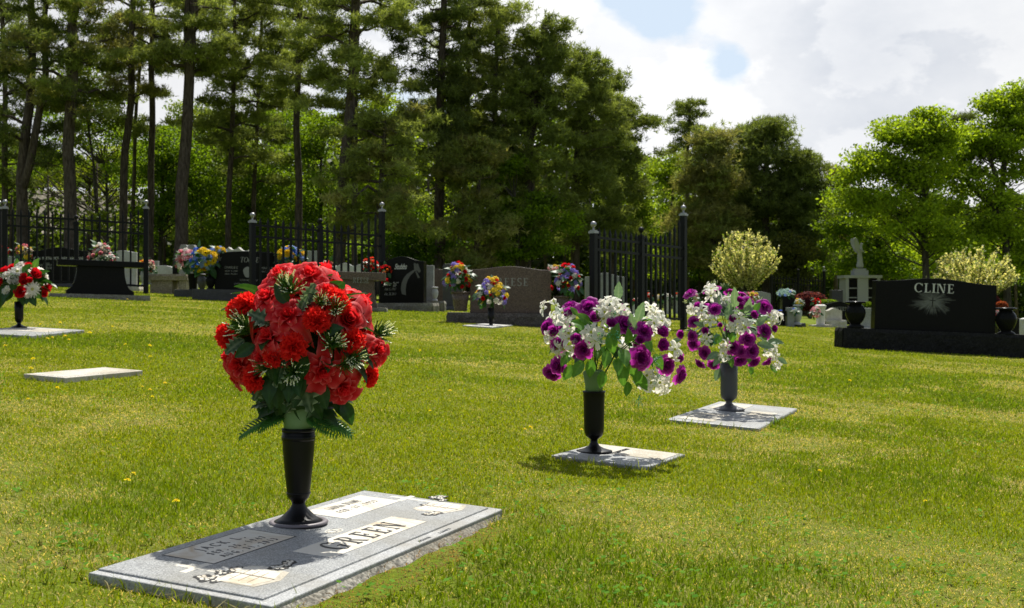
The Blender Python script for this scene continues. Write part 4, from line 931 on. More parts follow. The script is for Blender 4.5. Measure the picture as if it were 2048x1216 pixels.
# --- left group behind the fence
t = 27; k = t/F
R_, w, z0, h0, h1, tb = stone('broad black family headstone behind the left fence', 68, 176, 495, 502, 586, t, 'serp', 'granite_black', .2, base=(50, 196, .45), bmat='granite_charcoal')
text_obj('lettering', 'JOHN  MARTHA MCE  MARY CAROL WARE', .10, 'lettering_white', tb, (0, -.1015, h0-.21), (PI/2, 0, 0), width=w*.95)
for x_, s, z_ in ((-.34, 'MAR 26 1957', .36), (-.34, 'FEB 4 2008', .43), (.3, 'OCT 10 1954', .36)): text_obj('lettering', s, .07, 'lettering_grey', tb, (x_, -.1015, h0-z_), (PI/2, 0, 0), width=.33)
m = MB(); m.plate([(-.08, .0), (.08, 0), (.06, .03), (.02, .05), (.02, .30), (.07, .34), (.07, .37), (-.07, .37), (-.07, .34), (-.02, .30), (-.02, .05), (-.06, .03)], 0, .002); m.build('etched_goblet', 'etch_grey', tb, loc=(-.30, -.1, z0+.12), rot=(PI/2, 0, 0))
stone('pale grey granite headstone behind the black bench', 220, 276, 501, 505, 588, 27.5, 'serp', 'granite_light', .2, base=(212, 284, .5), bmat='granite_pale')
stone('grey headstone at the left edge behind the fence', -30, 29, 510, 513, 575, 31, 'serp', 'granite_grey', .2)
stone('small grey headstone far behind the left fence post', 298, 317, 520, 522, 560, 38, 'flat', 'granite_grey', .2)
stone('light grey rounded headstone beyond the rough stone bench', 305, 349, 531, 536, 575, 31, 'arc', 'granite_light', .2)
stone('small black headstone just right of the light rounded one', 347, 362, 530, 532, 575, 30.5, 'flat', 'granite_black', .2)
stone('grey twin-domed headstone above the pink bouquet', 360, 394, 490, 505, 575, 29, 'heart', 'granite_grey', .22)
stone('pale scallop-topped headstone rising behind the black TOOLE stone', 440, 499, 494, 506, 580, 29, 'scallop', 'granite_light', .3)
posy('pink and white conical bouquet above the black bench', 203, 510, 27, 25, 24.6, ['lo_white', 'lo_pink', 'lo_cream', 'lo_white', 'lo_pink'], 46, 11, cone=True, seed=21)
urn('white stone urn standing behind the black bench', 203, 576, .46, 24.6, 'stone_white', rmul=.7)
posy('small pink flowers right of the conical bouquet', 222, 517, 9, 9, 24.4, ['lo_pink', 'lo_white'], 12, 8, seed=22)
posy('orange and yellow bouquet left of the fence end post', 286, 529, 9, 10, 25.9, ['lo_orange', 'lo_coral', 'lo_yel'], 18, 9, seed=23)
posy('cream and pink bouquet right of the fence end post', 301, 534, 9, 15, 26.1, ['lo_cream', 'lo_pink', 'lo_cream'], 26, 8, seed=24)
urn('pale stone urn holding the cream bouquet', 300, 569, .24, 26.1, 'statue_grey', rmul=.7)
urn('pale stone urn holding the orange bouquet', 287, 572, .40, 25.9, 'statue_grey', rmul=.5)
posy('yellow and pink bouquet high behind the left fence', 50, 504, 17, 17, 27, ['lo_yel', 'lo_pink', 'lo_cream', 'lo_yel'], 32, 9, seed=25)
urn('teal grey vase under the yellow and pink bouquet', 50, 568, .52, 27, 'statue_grey', rmul=.5)
posy('dark red flowers at the left edge behind the fence', 6, 502, 12, 11, 30, ['lo_red', 'lo_coral'], 16, 8, seed=26)

# ================================================================== BENCHES
def bench(label, px, t, yaw, W, D, H, slab_t, ped_top, ped_bot, pad, mt, concave=True, pad_mt=None, roll=0):
    b0 = base_at(px, t); root = thing('stone_bench', label, 'bench', b0); root.rotation_euler = (0, roll, yaw)
    m = MB(); m.box(-W/2, W/2, -D/2, D/2, H-slab_t, H); m.build('seat_slab', mt, root, bevel=.008)
    z0, z1 = pad[2], H-slab_t
    left = []; n = 10
    for i in range(n+1):
        f = i/n; x = ped_top/2+(ped_bot-ped_top)/2*(1-math.sqrt(max(0, 1-(1-f)**2))) if concave else ped_bot/2+(ped_top-ped_bot)/2*f
        left.append((x, z0+.06+(z1-z0-.06)*f))
    pts = [(-ped_bot/2, z0), (ped_bot/2, z0)]+left+[(-x, z) for x, z in left[::-1]]
    m = MB(); m.prism(pts, -D*.36, D*.36); m.build('pedestal', mt, root, bevel=.006)
    r = rockbox(pad[0], pad[1], pad[2]+.08, .02, int(px), n=.05); r.build('pad', pad_mt or 'granite_charcoal', root, loc=(0, 0, -.08))
    return root
bench('polished black stone bench with a concave pedestal in front of the left fence', 199, 20.2, .42, 1.42, .46, .66, .105, .78, 1.12, (1.62, .75, .07), 'granite_black', pad_mt='granite_rock', roll=.025)
rb = bench('brown granite bench lettered REESE half hidden by the red bouquet', 694, 21.8, .08, 1.42, .46, .72, .15, 1.0, 1.14, (1.5, .62, .06), 'granite_brown', pad_mt='granite_rock', roll=.03)
on_face(rb.children[0], serif('REESE', .10, .30, track=.12), 'lettering_grey', .26, .72-.125, -.2305)
b0 = base_at(342, 26.2); rt = thing('stone_bench', 'rough tan stone bench with rock-faced edges left of the pink bouquet', 'bench', b0, -.12)
rockbox(.90, .42, .14, .03, 3, n=.04).build('seat_slab', 'granite_tan', rt, loc=(0, 0, .31))
for x_, w_ in ((-.16, .52), (.34, .16)): rockbox(w_, .34, .39, .012, 4, n=.04).build('leg', 'granite_tan', rt, loc=(x_, 0, -.08))

# ================================================================== IRON FENCE
def fence(label, P0, P1, hs, group, npk=8, tall_end=True, rails=(1.53, 1.31, .17), pk=1.70, both=False, th=.10, gap0=None):
    """P0,P1 ground points; hs heights of the three posts"""
    P0, P1 = Vector(P0), Vector(P1); d = P1-P0; L = math.hypot(d.x, d.y); yaw = math.atan2(d.y, d.x); sl = d.z/L
    root = thing('iron_fence', label, 'fence', P0, yaw, group)
    for i, (x, h) in enumerate(zip((0, L/2, L), hs)):
        z = sl*x; r = th/2*(1 if i != 1 else .9)
        m = MB(); m.box(x-r, x+r, -r, r, z-.1, z+h-.20); p = m.build('post', 'fence_iron', root, bevel=.004)
        m = MB(); m.box(x-r*1.25, x+r*1.25, -r*1.25, r*1.25, z+h-.20, z+h-.165); m.box(x-r*.9, x+r*.9, -r*.9, r*.9, z+h-.165, z+h-.145)
        m.lathe([(.018, z+h-.145), (.014, z+h-.11), (.02, z+h-.10)]+[(.05*math.sin(a_), z+h-.05-.05*math.cos(a_)) for a_ in [.4+.27*j for j in range(11)]], 14, x, 0)
        m.build('finial', 'finial_steel' if i != 1 else 'fence_iron', p, smooth=False)
    for zr in rails:
        for x0, x1 in ((th/2, L/2-th*.45), (L/2+th*.45, L-th/2)):
            m = MB(); m.add([(x0, -.02, sl*x0+zr-.022), (x1, -.02, sl*x1+zr-.022), (x1, .02, sl*x1+zr-.022), (x0, .02, sl*x0+zr-.022), (x0, -.02, sl*x0+zr+.022), (x1, -.02, sl*x1+zr+.022), (x1, .02, sl*x1+zr+.022), (x0, .02, sl*x0+zr+.022)],
                            [(0,3,2,1),(4,5,6,7),(0,1,5,4),(1,2,6,5),(2,3,7,6),(3,0,4,7)]); m.build('rail', 'fence_iron', root)
    for hf in (0, 1):
        for i in range(1, npk+1):
            x = hf*L/2+L/2*i/(npk+1); f = max(0, (x-L*.62)/(L*.38)) if tall_end else 0; h = pk+(hs[2]-.12-pk)*f**2.2; z = sl*x; r = .018
            m = MB(); m.box(x-r, x+r, -r-.0001, r+.0001, z+rails[2]-.03, z+h-.13)
            q = r*1.2; zt = z+h-.13
            m.add([(x-q, -q, zt), (x+q, -q, zt), (x+q, q, zt), (x-q, q, zt), (x-q, -q, zt+.02), (x+q, -q, zt+.02), (x+q, q, zt+.02), (x-q, q, zt+.02), (x, 0, z+h)],
                  [(0,3,2,1),(0,1,5,4),(1,2,6,5),(2,3,7,6),(3,0,4,7),(4,5,8),(5,6,8),(6,7,8),(7,4,8)])
            m.build('picket', 'fence_iron', root)
    return root
fg = 'sections of black iron fence with spear pickets'
fence('black iron fence section at the left edge behind the black bench', base_at(10, 24.6), base_at(292, 25.2), (1.86, 1.63, 2.06), fg)
fence('black iron fence section in the middle behind the red bouquet', base_at(505, 22.3), base_at(764, 24.4), (1.77, 1.78, 2.25), fg)
fence('black iron fence section right of centre behind the purple bouquet', base_at(1187, 19.0), base_at(1367, 21.4), (1.78, 1.80, 2.32), fg, rails=(1.52, 1.32, .20))
fence('black iron fence section running out of the left edge', base_at(-300, 25.5), base_at(-2, 25.9), (1.86, 1.63, 1.9), fg, tall_end=False)
fence('low dark iron fence far behind beside the pale flowering tree', base_at(1543, 47), base_at(1648, 49), (2.3, 2.0, 2.2), fg, rails=(1.55, 1.35, .2), pk=1.7)

# ================================================================== RIGHT-HAND GRAVES
stone('wide grey serpentine headstone behind the right fence section', 1170, 1249, 546, 554, 632, 24, 'serp', 'granite_grey', .22)
stone('grey rounded headstone under the pale flowering tree', 1490, 1540, 583, 588, 628, 36, 'arc', 'granite_grey', .22)
stone('low grey headstone left of the pale flowering tree trunk', 1428, 1482, 590, 593, 628, 40, 'arc', 'granite_grey', .2)
t = 29.5
stone('tall black granite upright stone carrying the teal and white bouquet', 1562, 1588, 592, 593, 650, t, 'flat', 'granite_black', .3, base=(1556, 1606, .5), bmat='granite_charcoal')
stone('short light grey stone post beside the black upright stone', 1573, 1587, 614, 615, 652, 29.0, 'flat', 'granite_grey', .2)
posy('teal and white bouquet on top of the black upright stone', 1572, 586, 18, 9, t, ['lo_teal', 'lo_sky', 'lo_wht', 'lo_teal'], 30, 8, seed=31)
urn('light grey stone urn beside the black upright stone', 1595, 650, .52, 29.2, 'statue_grey', rmul=.6)
urn('black flower pot left of the black upright stone', 1563, 650, .36, 29.0, kind=1)
posy('blue and white flowers in the black pot by the upright stone', 1559, 628, 11, 8, 29.0, ['lo_blue', 'lo_wht', 'lo_blue'], 18, 7, seed=32)
posy('yellow and white flowers in the light grey urn', 1598, 606, 9, 10, 29.2, ['lo_yel', 'lo_wht', 'lo_teal'], 18, 7, seed=33)
posy('small blue and white bunch hanging low on the grey urn', 1590, 624, 5, 9, 28.8, ['lo_blue', 'lo_wht', 'lo_teal'], 13, 6, seed=34)
stone('black headstone lettered REEVES behind the white stones', 1648, 1703, 603, 608, 642, 37, 'serp', 'granite_black', .2)
rv = [o for o in COL.objects if o.get('label', '').startswith('black headstone lettered REEVES')][0]
on_face(rv.children[0], serif('REEVES', .12, .48), 'lettering_grey', .02, .42, -.103)
stone('low pale stepped headstone in front of the REEVES headstone', 1651, 1681, 616, 621, 640, 32, 'serp', 'granite_pale', .3, base=(1645, 1687, .6), bmat='concrete')
b0 = base_at(1641, 31); rt = thing('stone_monument', 'small fluted white stone pedestal behind the pink bunch', 'monument', b0)
m = MB(); m.lathe([(.16, -.05), (.16, .06)], 20); m.lathe([(.10, .06), (.11, .10), (.12, .45), (.13, .50)], 20, flute=.06, fn=8); m.build('column', 'stone_white', rt)
m = MB(); m.lathe([(.13, .5), (.15, .52), (.15, .57), (.09, .60)], 20); m.build('cap', 'stone_white', rt)
m = MB(); m.box(-.26, .26, -.26, .26, -.05, .05); m.build('step', 'concrete', rt)
posy('pink and white bunch leaning on the fluted white pedestal', 1631, 625, 11, 12, 30.5, ['lo_pnk', 'lo_wht', 'lo_pnk'], 24, 7, seed=35)
posy('red flowers behind the fluted white pedestal', 1634, 603, 8, 7, 36, ['lo_red', 'lo_coral'], 14, 7, seed=36)
posy('pink and white bouquet between the CLINE headstone and its right urn', 1991, 634, 8, 17, 20, ['lo_pink', 'lo_white', 'lo_pnk'], 24, 9, seed=37)
stone('dark headstone behind the right-hand black urn', 1993, 2040, 635, 637, 668, 26, 'flat', 'granite_black', .2)
stone('pale grey headstone cut by the right edge of the view', 2043, 2090, 634, 638, 672, 22, 'arc', 'granite_light', .2)
posy('white and green bunch between left urn and CLINE headstone', 1737, 626, 6, 7, 27, ['lo_white', 'lo_yel'], 12, 6, seed=38)
stone('grey slab stone between the left urn and CLINE headstone', 1722, 1740, 615, 616, 655, 27, 'flat', 'granite_grey', .2, base=(1716, 1752, .5), bmat='concrete')
# graves glimpsed between the pickets of the right fence and beyond
gl = [(1262, 1276, 600, 'lo_red'), (1290, 1302, 590, 'lo_coral'), (1306, 1322, 594, 'lo_yel'), (1328, 1342, 592, 'lo_white'), (1346, 1360, 590, 'lo_coral'), (1380, 1398, 592, 'lo_pnk')]
adj = ['leftmost', 'second', 'third', 'fourth', 'fifth', 'sixth']
for i, (x0, x1, yt, kd) in enumerate(gl):
    stone(f'{adj[i]} of six small pale stones glimpsed through and beside the right fence', x0, x1, yt+8, yt+10, 640, 33+i*1.5, ('arc', 'flat', 'serp')[i % 3], ('granite_light', 'granite_grey', 'granite_pale')[i % 3], .18, group='small stones beyond the right fence')
    posy(f'{adj[i]} of six {dict(lo_red="red", lo_coral="coral", lo_yel="yellow", lo_white="white", lo_pnk="pink")[kd]} bouquets seen beyond the right fence', (x0+x1)/2+3, yt+2, 6, 7, 32.5+i*1.5, [kd, 'lo_wht'], 12, 7, seed=40+i, group='bouquets beyond the right fence')
posy('pink and yellow bouquet peeping over the purple roses below the pale tree', 1502, 594, 17, 11, 30, ['lo_pink', 'lo_yel', 'lo_wht'], 26, 8, seed=50)
posy('small yellow and pink flowers behind the right shoulder of the wide brown headstone', 1108, 536, 14, 7, 26, ['lo_yel', 'lo_pnk', 'lo_wht'], 20, 6, seed=51)

# columbarium with an angel on it
t = 50; k = t/F; b0 = base_at(1719, t); cb = thing('columbarium', 'grey columbarium with black niche panels left behind CLINE', 'columbarium', b0)
H = CH-(551-608)*k-b0.z; W = 68*k
m = MB(); m.box(-W/2-.08, W/2+.08, -.55, .55, H-.12, H); m.build('cornice', 'statue_grey', cb)
for x0, x1 in ((-W/2, -W/2+.13), (-.23, .23), (W/2-.13, W/2)):
    m = MB(); m.box(x0, x1, -.5, .5, -.1, H-.12); m.build('pier', 'statue_grey', cb)
for sx in (-1, 1):
    x0, x1 = sorted((sx*.23, sx*(W/2-.13)))
    for i in range(4):
        z0_ = .15+i*(H-.3)/4; m = MB(); m.box(x0, x1, -.44, .44, z0_+.019, z0_+(H-.3)/4-.019); m.build('niche_panel', 'granite_black', cb)
        m = MB(); m.box(x0, x1, -.45, .45, z0_-.018, z0_+.018); m.build('shelf', 'statue_grey', cb)
an = thing('angel_statue', 'grey winged angel statue standing on top of the columbarium', 'statue', b0+Vector((0, 0, H)))
s = 1.32
m = MB(); m.box(-.30, .30, -.28, .28, 0, .22); m.box(-.23, .23, -.22, .22, .22, .30); m.build('base', 'statue_grey', an)
bm_v = [(0, 0, .30, .20), (.02, 0, .45, .17), (.03, 0, .62, .13), (.01, 0, .82, .125), (.0, 0, .98, .10), (.02, 0, 1.08, .12), (.035, 0, 1.19, .10), (.05, 0, 1.27, .05), (.09, -.01, 1.36, .085), (.10, -.01, 1.42, .05)]
def skin(name, verts, edges, mt, parent, sub=2):
    me = bpy.data.meshes.new(name); me.from_pydata([v[:3] for v in verts], edges, []); o = obj(name, me, parent); me.materials.append(MATS[mt])
    sk = o.modifiers.new('skin', 'SKIN'); 
    for i, v in enumerate(verts): me.skin_vertices[0].data[i].radius = (v[3], v[3]*.85)
    me.skin_vertices[0].data[0].use_root = True; sk.use_smooth_shade = True
    sb = o.modifiers.new('sub', 'SUBSURF'); sb.levels = sub; sb.render_levels = sub; return o
m_ = bpy.data.meshes.new('tmp')
def make_skin(name, verts, edges, mt, parent):
    me = bpy.data.meshes.new(name); me.from_pydata([v[:3] for v in verts], edges, []); o = obj(name, me, parent); me.materials.append(MATS[mt])
    sk = o.modifiers.new('skin', 'SKIN')
    if not me.skin_vertices: me.attributes.new
    lay = me.skin_vertices[0].data
    for i, v in enumerate(verts): lay[i].radius = (v[3], v[3])
    lay[0].use_root = True; sk.use_smooth_shade = True
    sb = o.modifiers.new('sub', 'SUBSURF'); sb.levels = 1; sb.render_levels = 1; return o
av = [(x, y, z, r_) for x, y, z, r_ in bm_v]; ae = [(i, i+1) for i in range(len(bm_v)-1)]
n0 = len(av); av += [(.04, -.11, 1.15, .045), (.10, -.13, 1.02, .035), (.17, -.04, 1.06, .028), (.04, .11, 1.15, .045), (.11, .12, 1.00, .035), (.17, .04, 1.05, .028)]
ae += [(6, n0), (n0, n0+1), (n0+1, n0+2), (6, n0+3), (n0+3, n0+4), (n0+4, n0+5)]
make_skin('robed_figure', av, ae, 'statue_grey', an)
for sy in (-1, 1):
    m = MB(); o2 = [(-.04, 1.02), (-.10, .98), (-.20, 1.08), (-.30, 1.28), (-.36, 1.50), (-.34, 1.60), (-.26, 1.64), (-.16, 1.58), (-.08, 1.42), (-.03, 1.24)]
    m.prism(o2, -.025, .025); m.build('wing', 'statue_grey', an, loc=(0, sy*.10, 0), rot=(0, 0, -sy*.35), bevel=.012)
# sign-like grey monument and ball by the columbarium
stone('dark grey monument with pale cap left of the columbarium', 1661, 1683, 578, 580, 628, 46, 'flat', 'granite_charcoal', .4)
b0 = base_at(1660, 44); m = MB(); m.lathe([(.02, .1)]+[(.26*math.sin(a_), .48-.24*math.cos(a_)) for a_ in [.3+.26*j for j in range(11)]]+[(.01, .73)], 18); m.lathe([(.2, -.05), (.2, .1), (.12, .25)], 18)
tag(m.build('stone_ball', 'granite_pale', loc=b0, smooth=True), 'pale round stone ball beside the purple hedge', 'garden ornament')

# ================================================================== TREES
def needles(C, k, L, wd, rg, base, var=.25, up=.25):
    """tufts of k needles at every centre"""
    n = len(C); D = rg.normal(size=(n, k, 3)); D[..., 2] += up*1.5; D /= np.linalg.norm(D, axis=-1, keepdims=True)
    S = np.cross(D, rg.normal(size=(n, k, 3))); S /= np.linalg.norm(S, axis=-1, keepdims=True)+1e-9
    ln = L*rg.uniform(.6, 1.1, (n, k, 1)); c = C[:, None, :]
    V = np.stack([c+D*ln*.15-S*wd, c+D*ln*.15+S*wd, c+D*ln+S*wd*.3], 2).reshape(-1, 3)
    b = rg.uniform(1-var, 1+var, (n, 1, 1)); col = np.array(base)[None, None]*b*rg.uniform(.75, 1.25, (n, k, 1))
    col = np.repeat(col.reshape(-1, 3), 3, 0); Fc = np.arange(n*k*3).reshape(-1, 3); return V, Fc, col
def leaves(C, L, rg, base, var=.3, base2=None):
    n = len(C); D = rg.normal(size=(n, 3)); D /= np.linalg.norm(D, axis=1, keepdims=True)
    Q = rg.normal(size=(n, 3)); Q[:, 2] += 1.2; S = np.cross(D, Q); S /= np.linalg.norm(S, axis=1, keepdims=True)+1e-9
    l = L*rg.uniform(.6, 1.15, (n, 1))
    V = np.stack([C-D*l*.5, C+S*l*.34, C+D*l*.55, C-S*l*.34], 1).reshape(-1, 3)
    f = rg.uniform(0, 1, (n, 1)); b = np.array(base) if base2 is None else np.array(base)*(1-f)+np.array(base2)*f
    col = np.repeat(b*rg.uniform(1-var, 1+var, (n, 1))*np.ones((n, 3)), 4, 0); return V, np.arange(n*4).reshape(-1, 4), col
def trunk_at(pts, z):
    for a, b in zip(pts, pts[1:]):
        if a.z <= z <= b.z: return a.lerp(b, (z-a.z)/(b.z-a.z+1e-6))
    return pts[-1].copy() if z > pts[-1].z else pts[0].copy()
TREE_SEED = [100]
def tree(name, label, t, trunk, r0, kind='pine', lobes=(), limbs=None, col=(.075, .095, .03), fork=None, cr=.62, dens=1.0, group='trees of the wood beyond the graves', barkm=None, droop=0., col2=None, cat='tree', leafL=None, rtop=.45):
    TREE_SEED[0] += 1; rg = np.random.default_rng(TREE_SEED[0]); r = random.Random(TREE_SEED[0])
    base = base_at(trunk[0][0], t); root = thing(name, label, cat, base, group=group); k = t/F
    pts = [Vector((0, 0, -.15))]+[A(px, py, t)+Vector((0, r.uniform(-.25, .25), 0))-base for px, py in trunk[1:]]
    fine = []
    for a, b in zip(pts, pts[1:]):
        for i in range(3): fine.append(a.lerp(b, i/3)+Vector((r.gauss(0, r0*.12), r.gauss(0, r0*.12), 0)) if (i or a is not pts[0]) else a)
    fine.append(pts[-1]); n = len(fine)
    bm_ = barkm or ('bark_pine' if kind == 'pine' else 'bark_grey')
    m = MB(); m.tube(fine, [r0*(1.25 if i == 0 else 1-(1-rtop)*i/n) for i in range(n)], 9)
    trunks = [fine]
    for fk in (fork or []):
        fp = [A(px, py, t)-base+Vector((0, r.uniform(-.3, .3), 0)) for px, py in fk]; s = trunk_at(fine, fp[0].z); fp[0] = s
        ff = [];
        for a, b in zip(fp, fp[1:]): ff += [a.lerp(b, i/3) for i in range(3)]
        ff.append(fp[-1]); m.tube(ff, [r0*(.75-.45*i/len(ff)) for i in range(len(ff))], 8); trunks.append(ff)
    m.build('trunk', bm_, root, smooth=True)
    br = MB(); CC = []; RR = []
    def limb(s, e, w0, sag=.1, bend=None):
        md = s.lerp(e, .5)+Vector((r.gauss(0, .12), r.gauss(0, .12), sag))*(1+.06*(e-s).length); q_ = (e-s).length*.05; br.tube([s, s.lerp(md, .5)+Vector((r.gauss(0, q_), r.gauss(0, q_), sag*.4+r.gauss(0, q_))), md, md.lerp(e, .5)+Vector((r.gauss(0, q_), 0, r.gauss(0, q_))), e], [w0, w0*.8, w0*.6, w0*.4, w0*.15], 5, False); return [s, md, e]
    if limbs:
        for (py0, py1, nl, l0, l1) in limbs:
            for i in range(nl):
                f = (i+r.random())/nl; py = py0+(py1-py0)*f; z = (A(0, py, t)-base).z; tk = r.choice(trunks); s = trunk_at(tk, z)
                L = (l0+(l1-l0)*f)*k*r.uniform(.55, 1.15); az = i*2.4+r.uniform(-.5, .5); el = r.uniform(-.1, .32)-droop*(1-f)
                e = s+Vector((math.cos(az)*L, math.sin(az)*L*.9, math.sin(el)*L)); limb(s, e, .035+.016*L, .06*L)
                nc = max(2, int(L/.62))
                for j in range(nc):
                    g = .42+.6*(j+.5)/nc; c = s.lerp(e, g)+Vector((0, 0, .06*L*(1-abs(2*g-1))))
                    for q in range(2):
                        o = Vector((r.gauss(0, .38), r.gauss(0, .38), r.gauss(.08, .16)))*cr/.6; CC.append(c+o); RR.append(cr*r.uniform(.55, 1.0))
                        if q: br.tube([c, c+o], [.018, .008], 3, False)
    for lb in lobes:
        px, py, rx, ry, nc = lb[:5]; c0 = A(px, py, t)-base; Rx, Rz = rx*k, ry*k
        for i in range(nc):
            d = Vector((r.gauss(0, 1), r.gauss(0, 1), r.gauss(0, 1))).normalized()*r.random()**(.38 if kind == 'pine' else .6)*(1 if kind == 'pine' else 1.18)
            c = c0+Vector((d.x*Rx, d.y*min(Rx, 3.5), d.z*Rz)); CC.append(c); RR.append(cr*r.uniform(.6, 1.1))
            if i % 3 == 0 or kind != 'pine' and i % 2 == 0:
                hd = math.hypot(c.x, c.y); tk = r.choice(trunks); s = trunk_at(tk, c.z-hd*(.15 if kind == 'pine' else .65)); limb(s, c, .022+(.010 if kind == 'pine' else .005)*hd, .05*hd)
    br.build('branches', bm_, root, smooth=True)
    Cn, Rn = np.array([list(c) for c in CC]), np.array(RR)
    if kind == 'pine':
        m_ = int(34*dens); P_ = Cn[:, None, :]+rg.normal(size=(len(Cn), m_, 3))*np.array([.46, .46, .20])*Rn[:, None, None]
        sh = rg.uniform(.72, 1.25, (len(Cn), 1))*np.ones((1, m_))
        V, Fc, c_ = needles(P_.reshape(-1, 3), 8, leafL or .27, .022, rg, col)
        c_ = c_*np.repeat(sh.reshape(-1), 24)[:, None]
        if col2 is not None:
            mx = np.repeat(np.repeat(rg.random((len(Cn), 1)) > .6, m_, 1).reshape(-1), 24); c_[mx] *= np.array(col2)/np.array(col)
        obj('crown', nmesh('crown', V, Fc, 'needles', c_), root)
    else:
        m_ = int(150*dens); D = rg.normal(size=(len(Cn), m_, 3)); D /= np.linalg.norm(D, axis=-1, keepdims=True); D *= rg.random((len(Cn), m_, 1))**.45
        P_ = Cn[:, None, :]+D*np.array([1.25, 1.25, .50])*Rn[:, None, None]
        V, Fc, c_ = leaves(P_.reshape(-1, 3), leafL or .15, rg, col, .3, col2)
        sh = rg.uniform(.75, 1.2, (len(Cn), 1))*np.ones((1, m_)); c_ = c_*np.repeat(sh.reshape(-1), 4)[:, None]
        obj('crown', nmesh('crown', V, Fc, 'foliage', c_), root)
    return root
PN, PN2, PO = (.175, .225, .05), (.23, .28, .07), (.26, .26, .085)
DK = (.125, .165, .042)
# tall pines on the left, trunks traced one by one
tree('pine_tree', 'forked tall pine standing leftmost but one in the view', 46, [(46, 560), (44, 440), (46, 360), (55, 200), (62, 60), (60, -40)], .26, limbs=[(330, -40, 20, 110, 120)], fork=[[(46, 380), (66, 330), (92, 150), (88, 40), (100, -40)]], col=DK, dens=.9)
tree('pine_tree', 'dark pine at the extreme left edge with foliage down to the fence', 50, [(8, 560), (14, 420), (10, 200), (5, -40)], .16, limbs=[(400, 60, 18, 65, 90), (60, -40, 6, 90, 90)], col=DK, dens=.9)
tree('pine_tree', 'thick straight pine trunk behind the left fence centre post', 45, [(140, 560), (138, 420), (136, 300), (143, 120), (146, -60)], .27, limbs=[(250, -60, 16, 140, 150)], col=PN, col2=PO, rtop=.6)
tree('pine_tree', 'leaning slim pine rising behind the right post of the left fence', 49, [(243, 560), (243, 430), (248, 300), (262, 200), (264, 90), (272, -40)], .19, limbs=[(210, -40, 10, 70, 110)], col=PO, rtop=.6)
tree('pine_tree', 'very thin dark pine between two bigger leaning trunks', 53, [(262, 560), (264, 400), (272, 250), (278, 120), (282, -40)], .10, limbs=[(300, 0, 9, 60, 70)], col=PN, rtop=.6)
tree('pine_tree', 'slim pine with a slightly curved trunk over the left fence end', 51, [(298, 560), (300, 400), (302, 250), (306, 120), (301, 40), (305, -40)], .16, limbs=[(150, -40, 8, 80, 100)], col=PN, rtop=.6)
tree('pine_tree', 'stout pine with big rising limbs left of the middle fence', 47, [(358, 560), (364, 420), (370, 280), (374, 160), (384, 60), (392, -60)], .28, limbs=[(260, -60, 18, 130, 150)], fork=[[(374, 120), (372, 60), (374, -40)]], col=PN2, rtop=.55)
tree('pine_tree', 'bushy mid-height pine between the stout one and the middle fence', 52, [(455, 560), (458, 420), (462, 250), (468, 120), (470, -40)], .15, limbs=[(330, -40, 26, 95, 110)], col=PN2)
tree('pine_tree', 'thin pine above the left post of the middle fence', 55, [(508, 560), (508, 400), (514, 250), (522, 80), (525, -40)], .12, limbs=[(380, -40, 24, 80, 95)], col=PN)
tree('pine_tree', 'straight pine over the middle fence with a bare lower stem', 50, [(596, 560), (596, 420), (594, 260), (596, 120), (600, -60)], .18, limbs=[(220, -60, 18, 110, 120)], col=PN2, rtop=.6)
tree('pine_tree', 'tall leaning pine with a long clear grey trunk right of the middle fence', 45, [(676, 560), (682, 420), (694, 280), (704, 150), (712, -60)], .24, limbs=[(160, -60, 16, 130, 140), (260, 160, 5, 130, 130)], col=PN2, rtop=.7)
tree('pine_tree', 'slender pine just right of the long clear leaning trunk', 48, [(708, 560), (708, 420), (709, 280), (712, 120), (716, -60)], .13, limbs=[(310, -60, 12, 90, 110)], col=PN, rtop=.7)
tree('pine_tree', 'low spreading pine with drooping pale boughs right of the middle fence', 44, [(760, 560), (758, 440), (764, 330), (770, 240)], .13, limbs=[(470, 230, 22, 110, 70)], col=PN2, col2=PO, droop=.25)
tree('pine_tree', 'tall dark pine left of the great pine clump', 49, [(880, 560), (878, 420), (880, 250), (884, 100), (888, -60)], .25, limbs=[(330, -60, 34, 70, 80)], col=DK)
tree('pine_tree', 'thin open pine between the dark pine and the great clump', 52, [(925, 560), (928, 400), (935, 220), (938, 60), (940, -30)], .12, limbs=[(330, -20, 26, 75, 60)], col=PN2)
tree('pine_tree', 'tall pine with a wispy top beside the great clump', 50, [(985, 560), (988, 400), (990, 220), (994, 90), (1000, 15)], .16, limbs=[(400, 20, 32, 90, 40)], col=PN2)
tree('pine_tree', 'great dense pine whose rounded crown tops the central clump', 50, [(1050, 560), (1054, 420), (1060, 280), (1075, 150), (1088, 50)], .26, limbs=[(300, 60, 14, 90, 40)], lobes=[(1095, 95, 50, 48, 34), (1080, 180, 90, 60, 50), (1060, 300, 95, 70, 50), (1060, 420, 95, 80, 40)], col=PN)
tree('pine_tree', 'dense pine forming the right shoulder of the central clump', 52, [(1150, 560), (1150, 420), (1155, 300), (1160, 200), (1165, 110)], .22, lobes=[(1165, 145, 50, 50, 44), (1190, 225, 66, 60, 60), (1190, 330, 80, 70, 50), (1170, 440, 90, 80, 44)], col=PN, col2=PN2)
tree('pine_tree', 'right edge pine of the central clump with an outstretched bough', 55, [(1225, 560), (1225, 420), (1230, 320), (1232, 220)], .15, limbs=[(380, 160, 18, 60, 25)], lobes=[(1225, 180, 22, 34, 14), (1238, 260, 42, 54, 36), (1240, 360, 50, 70, 46), (1235, 470, 50, 60, 30), (1292, 243, 26, 7, 7)], col=PN)
tree('pine_tree', 'lower bushy pine in front of the central clump', 47, [(955, 560), (955, 440), (958, 360)], .14, lobes=[(900, 330, 40, 40, 14), (950, 330, 60, 55, 26), (960, 440, 70, 70, 34), (930, 520, 50, 30, 12)], col=PN2, col2=PO)
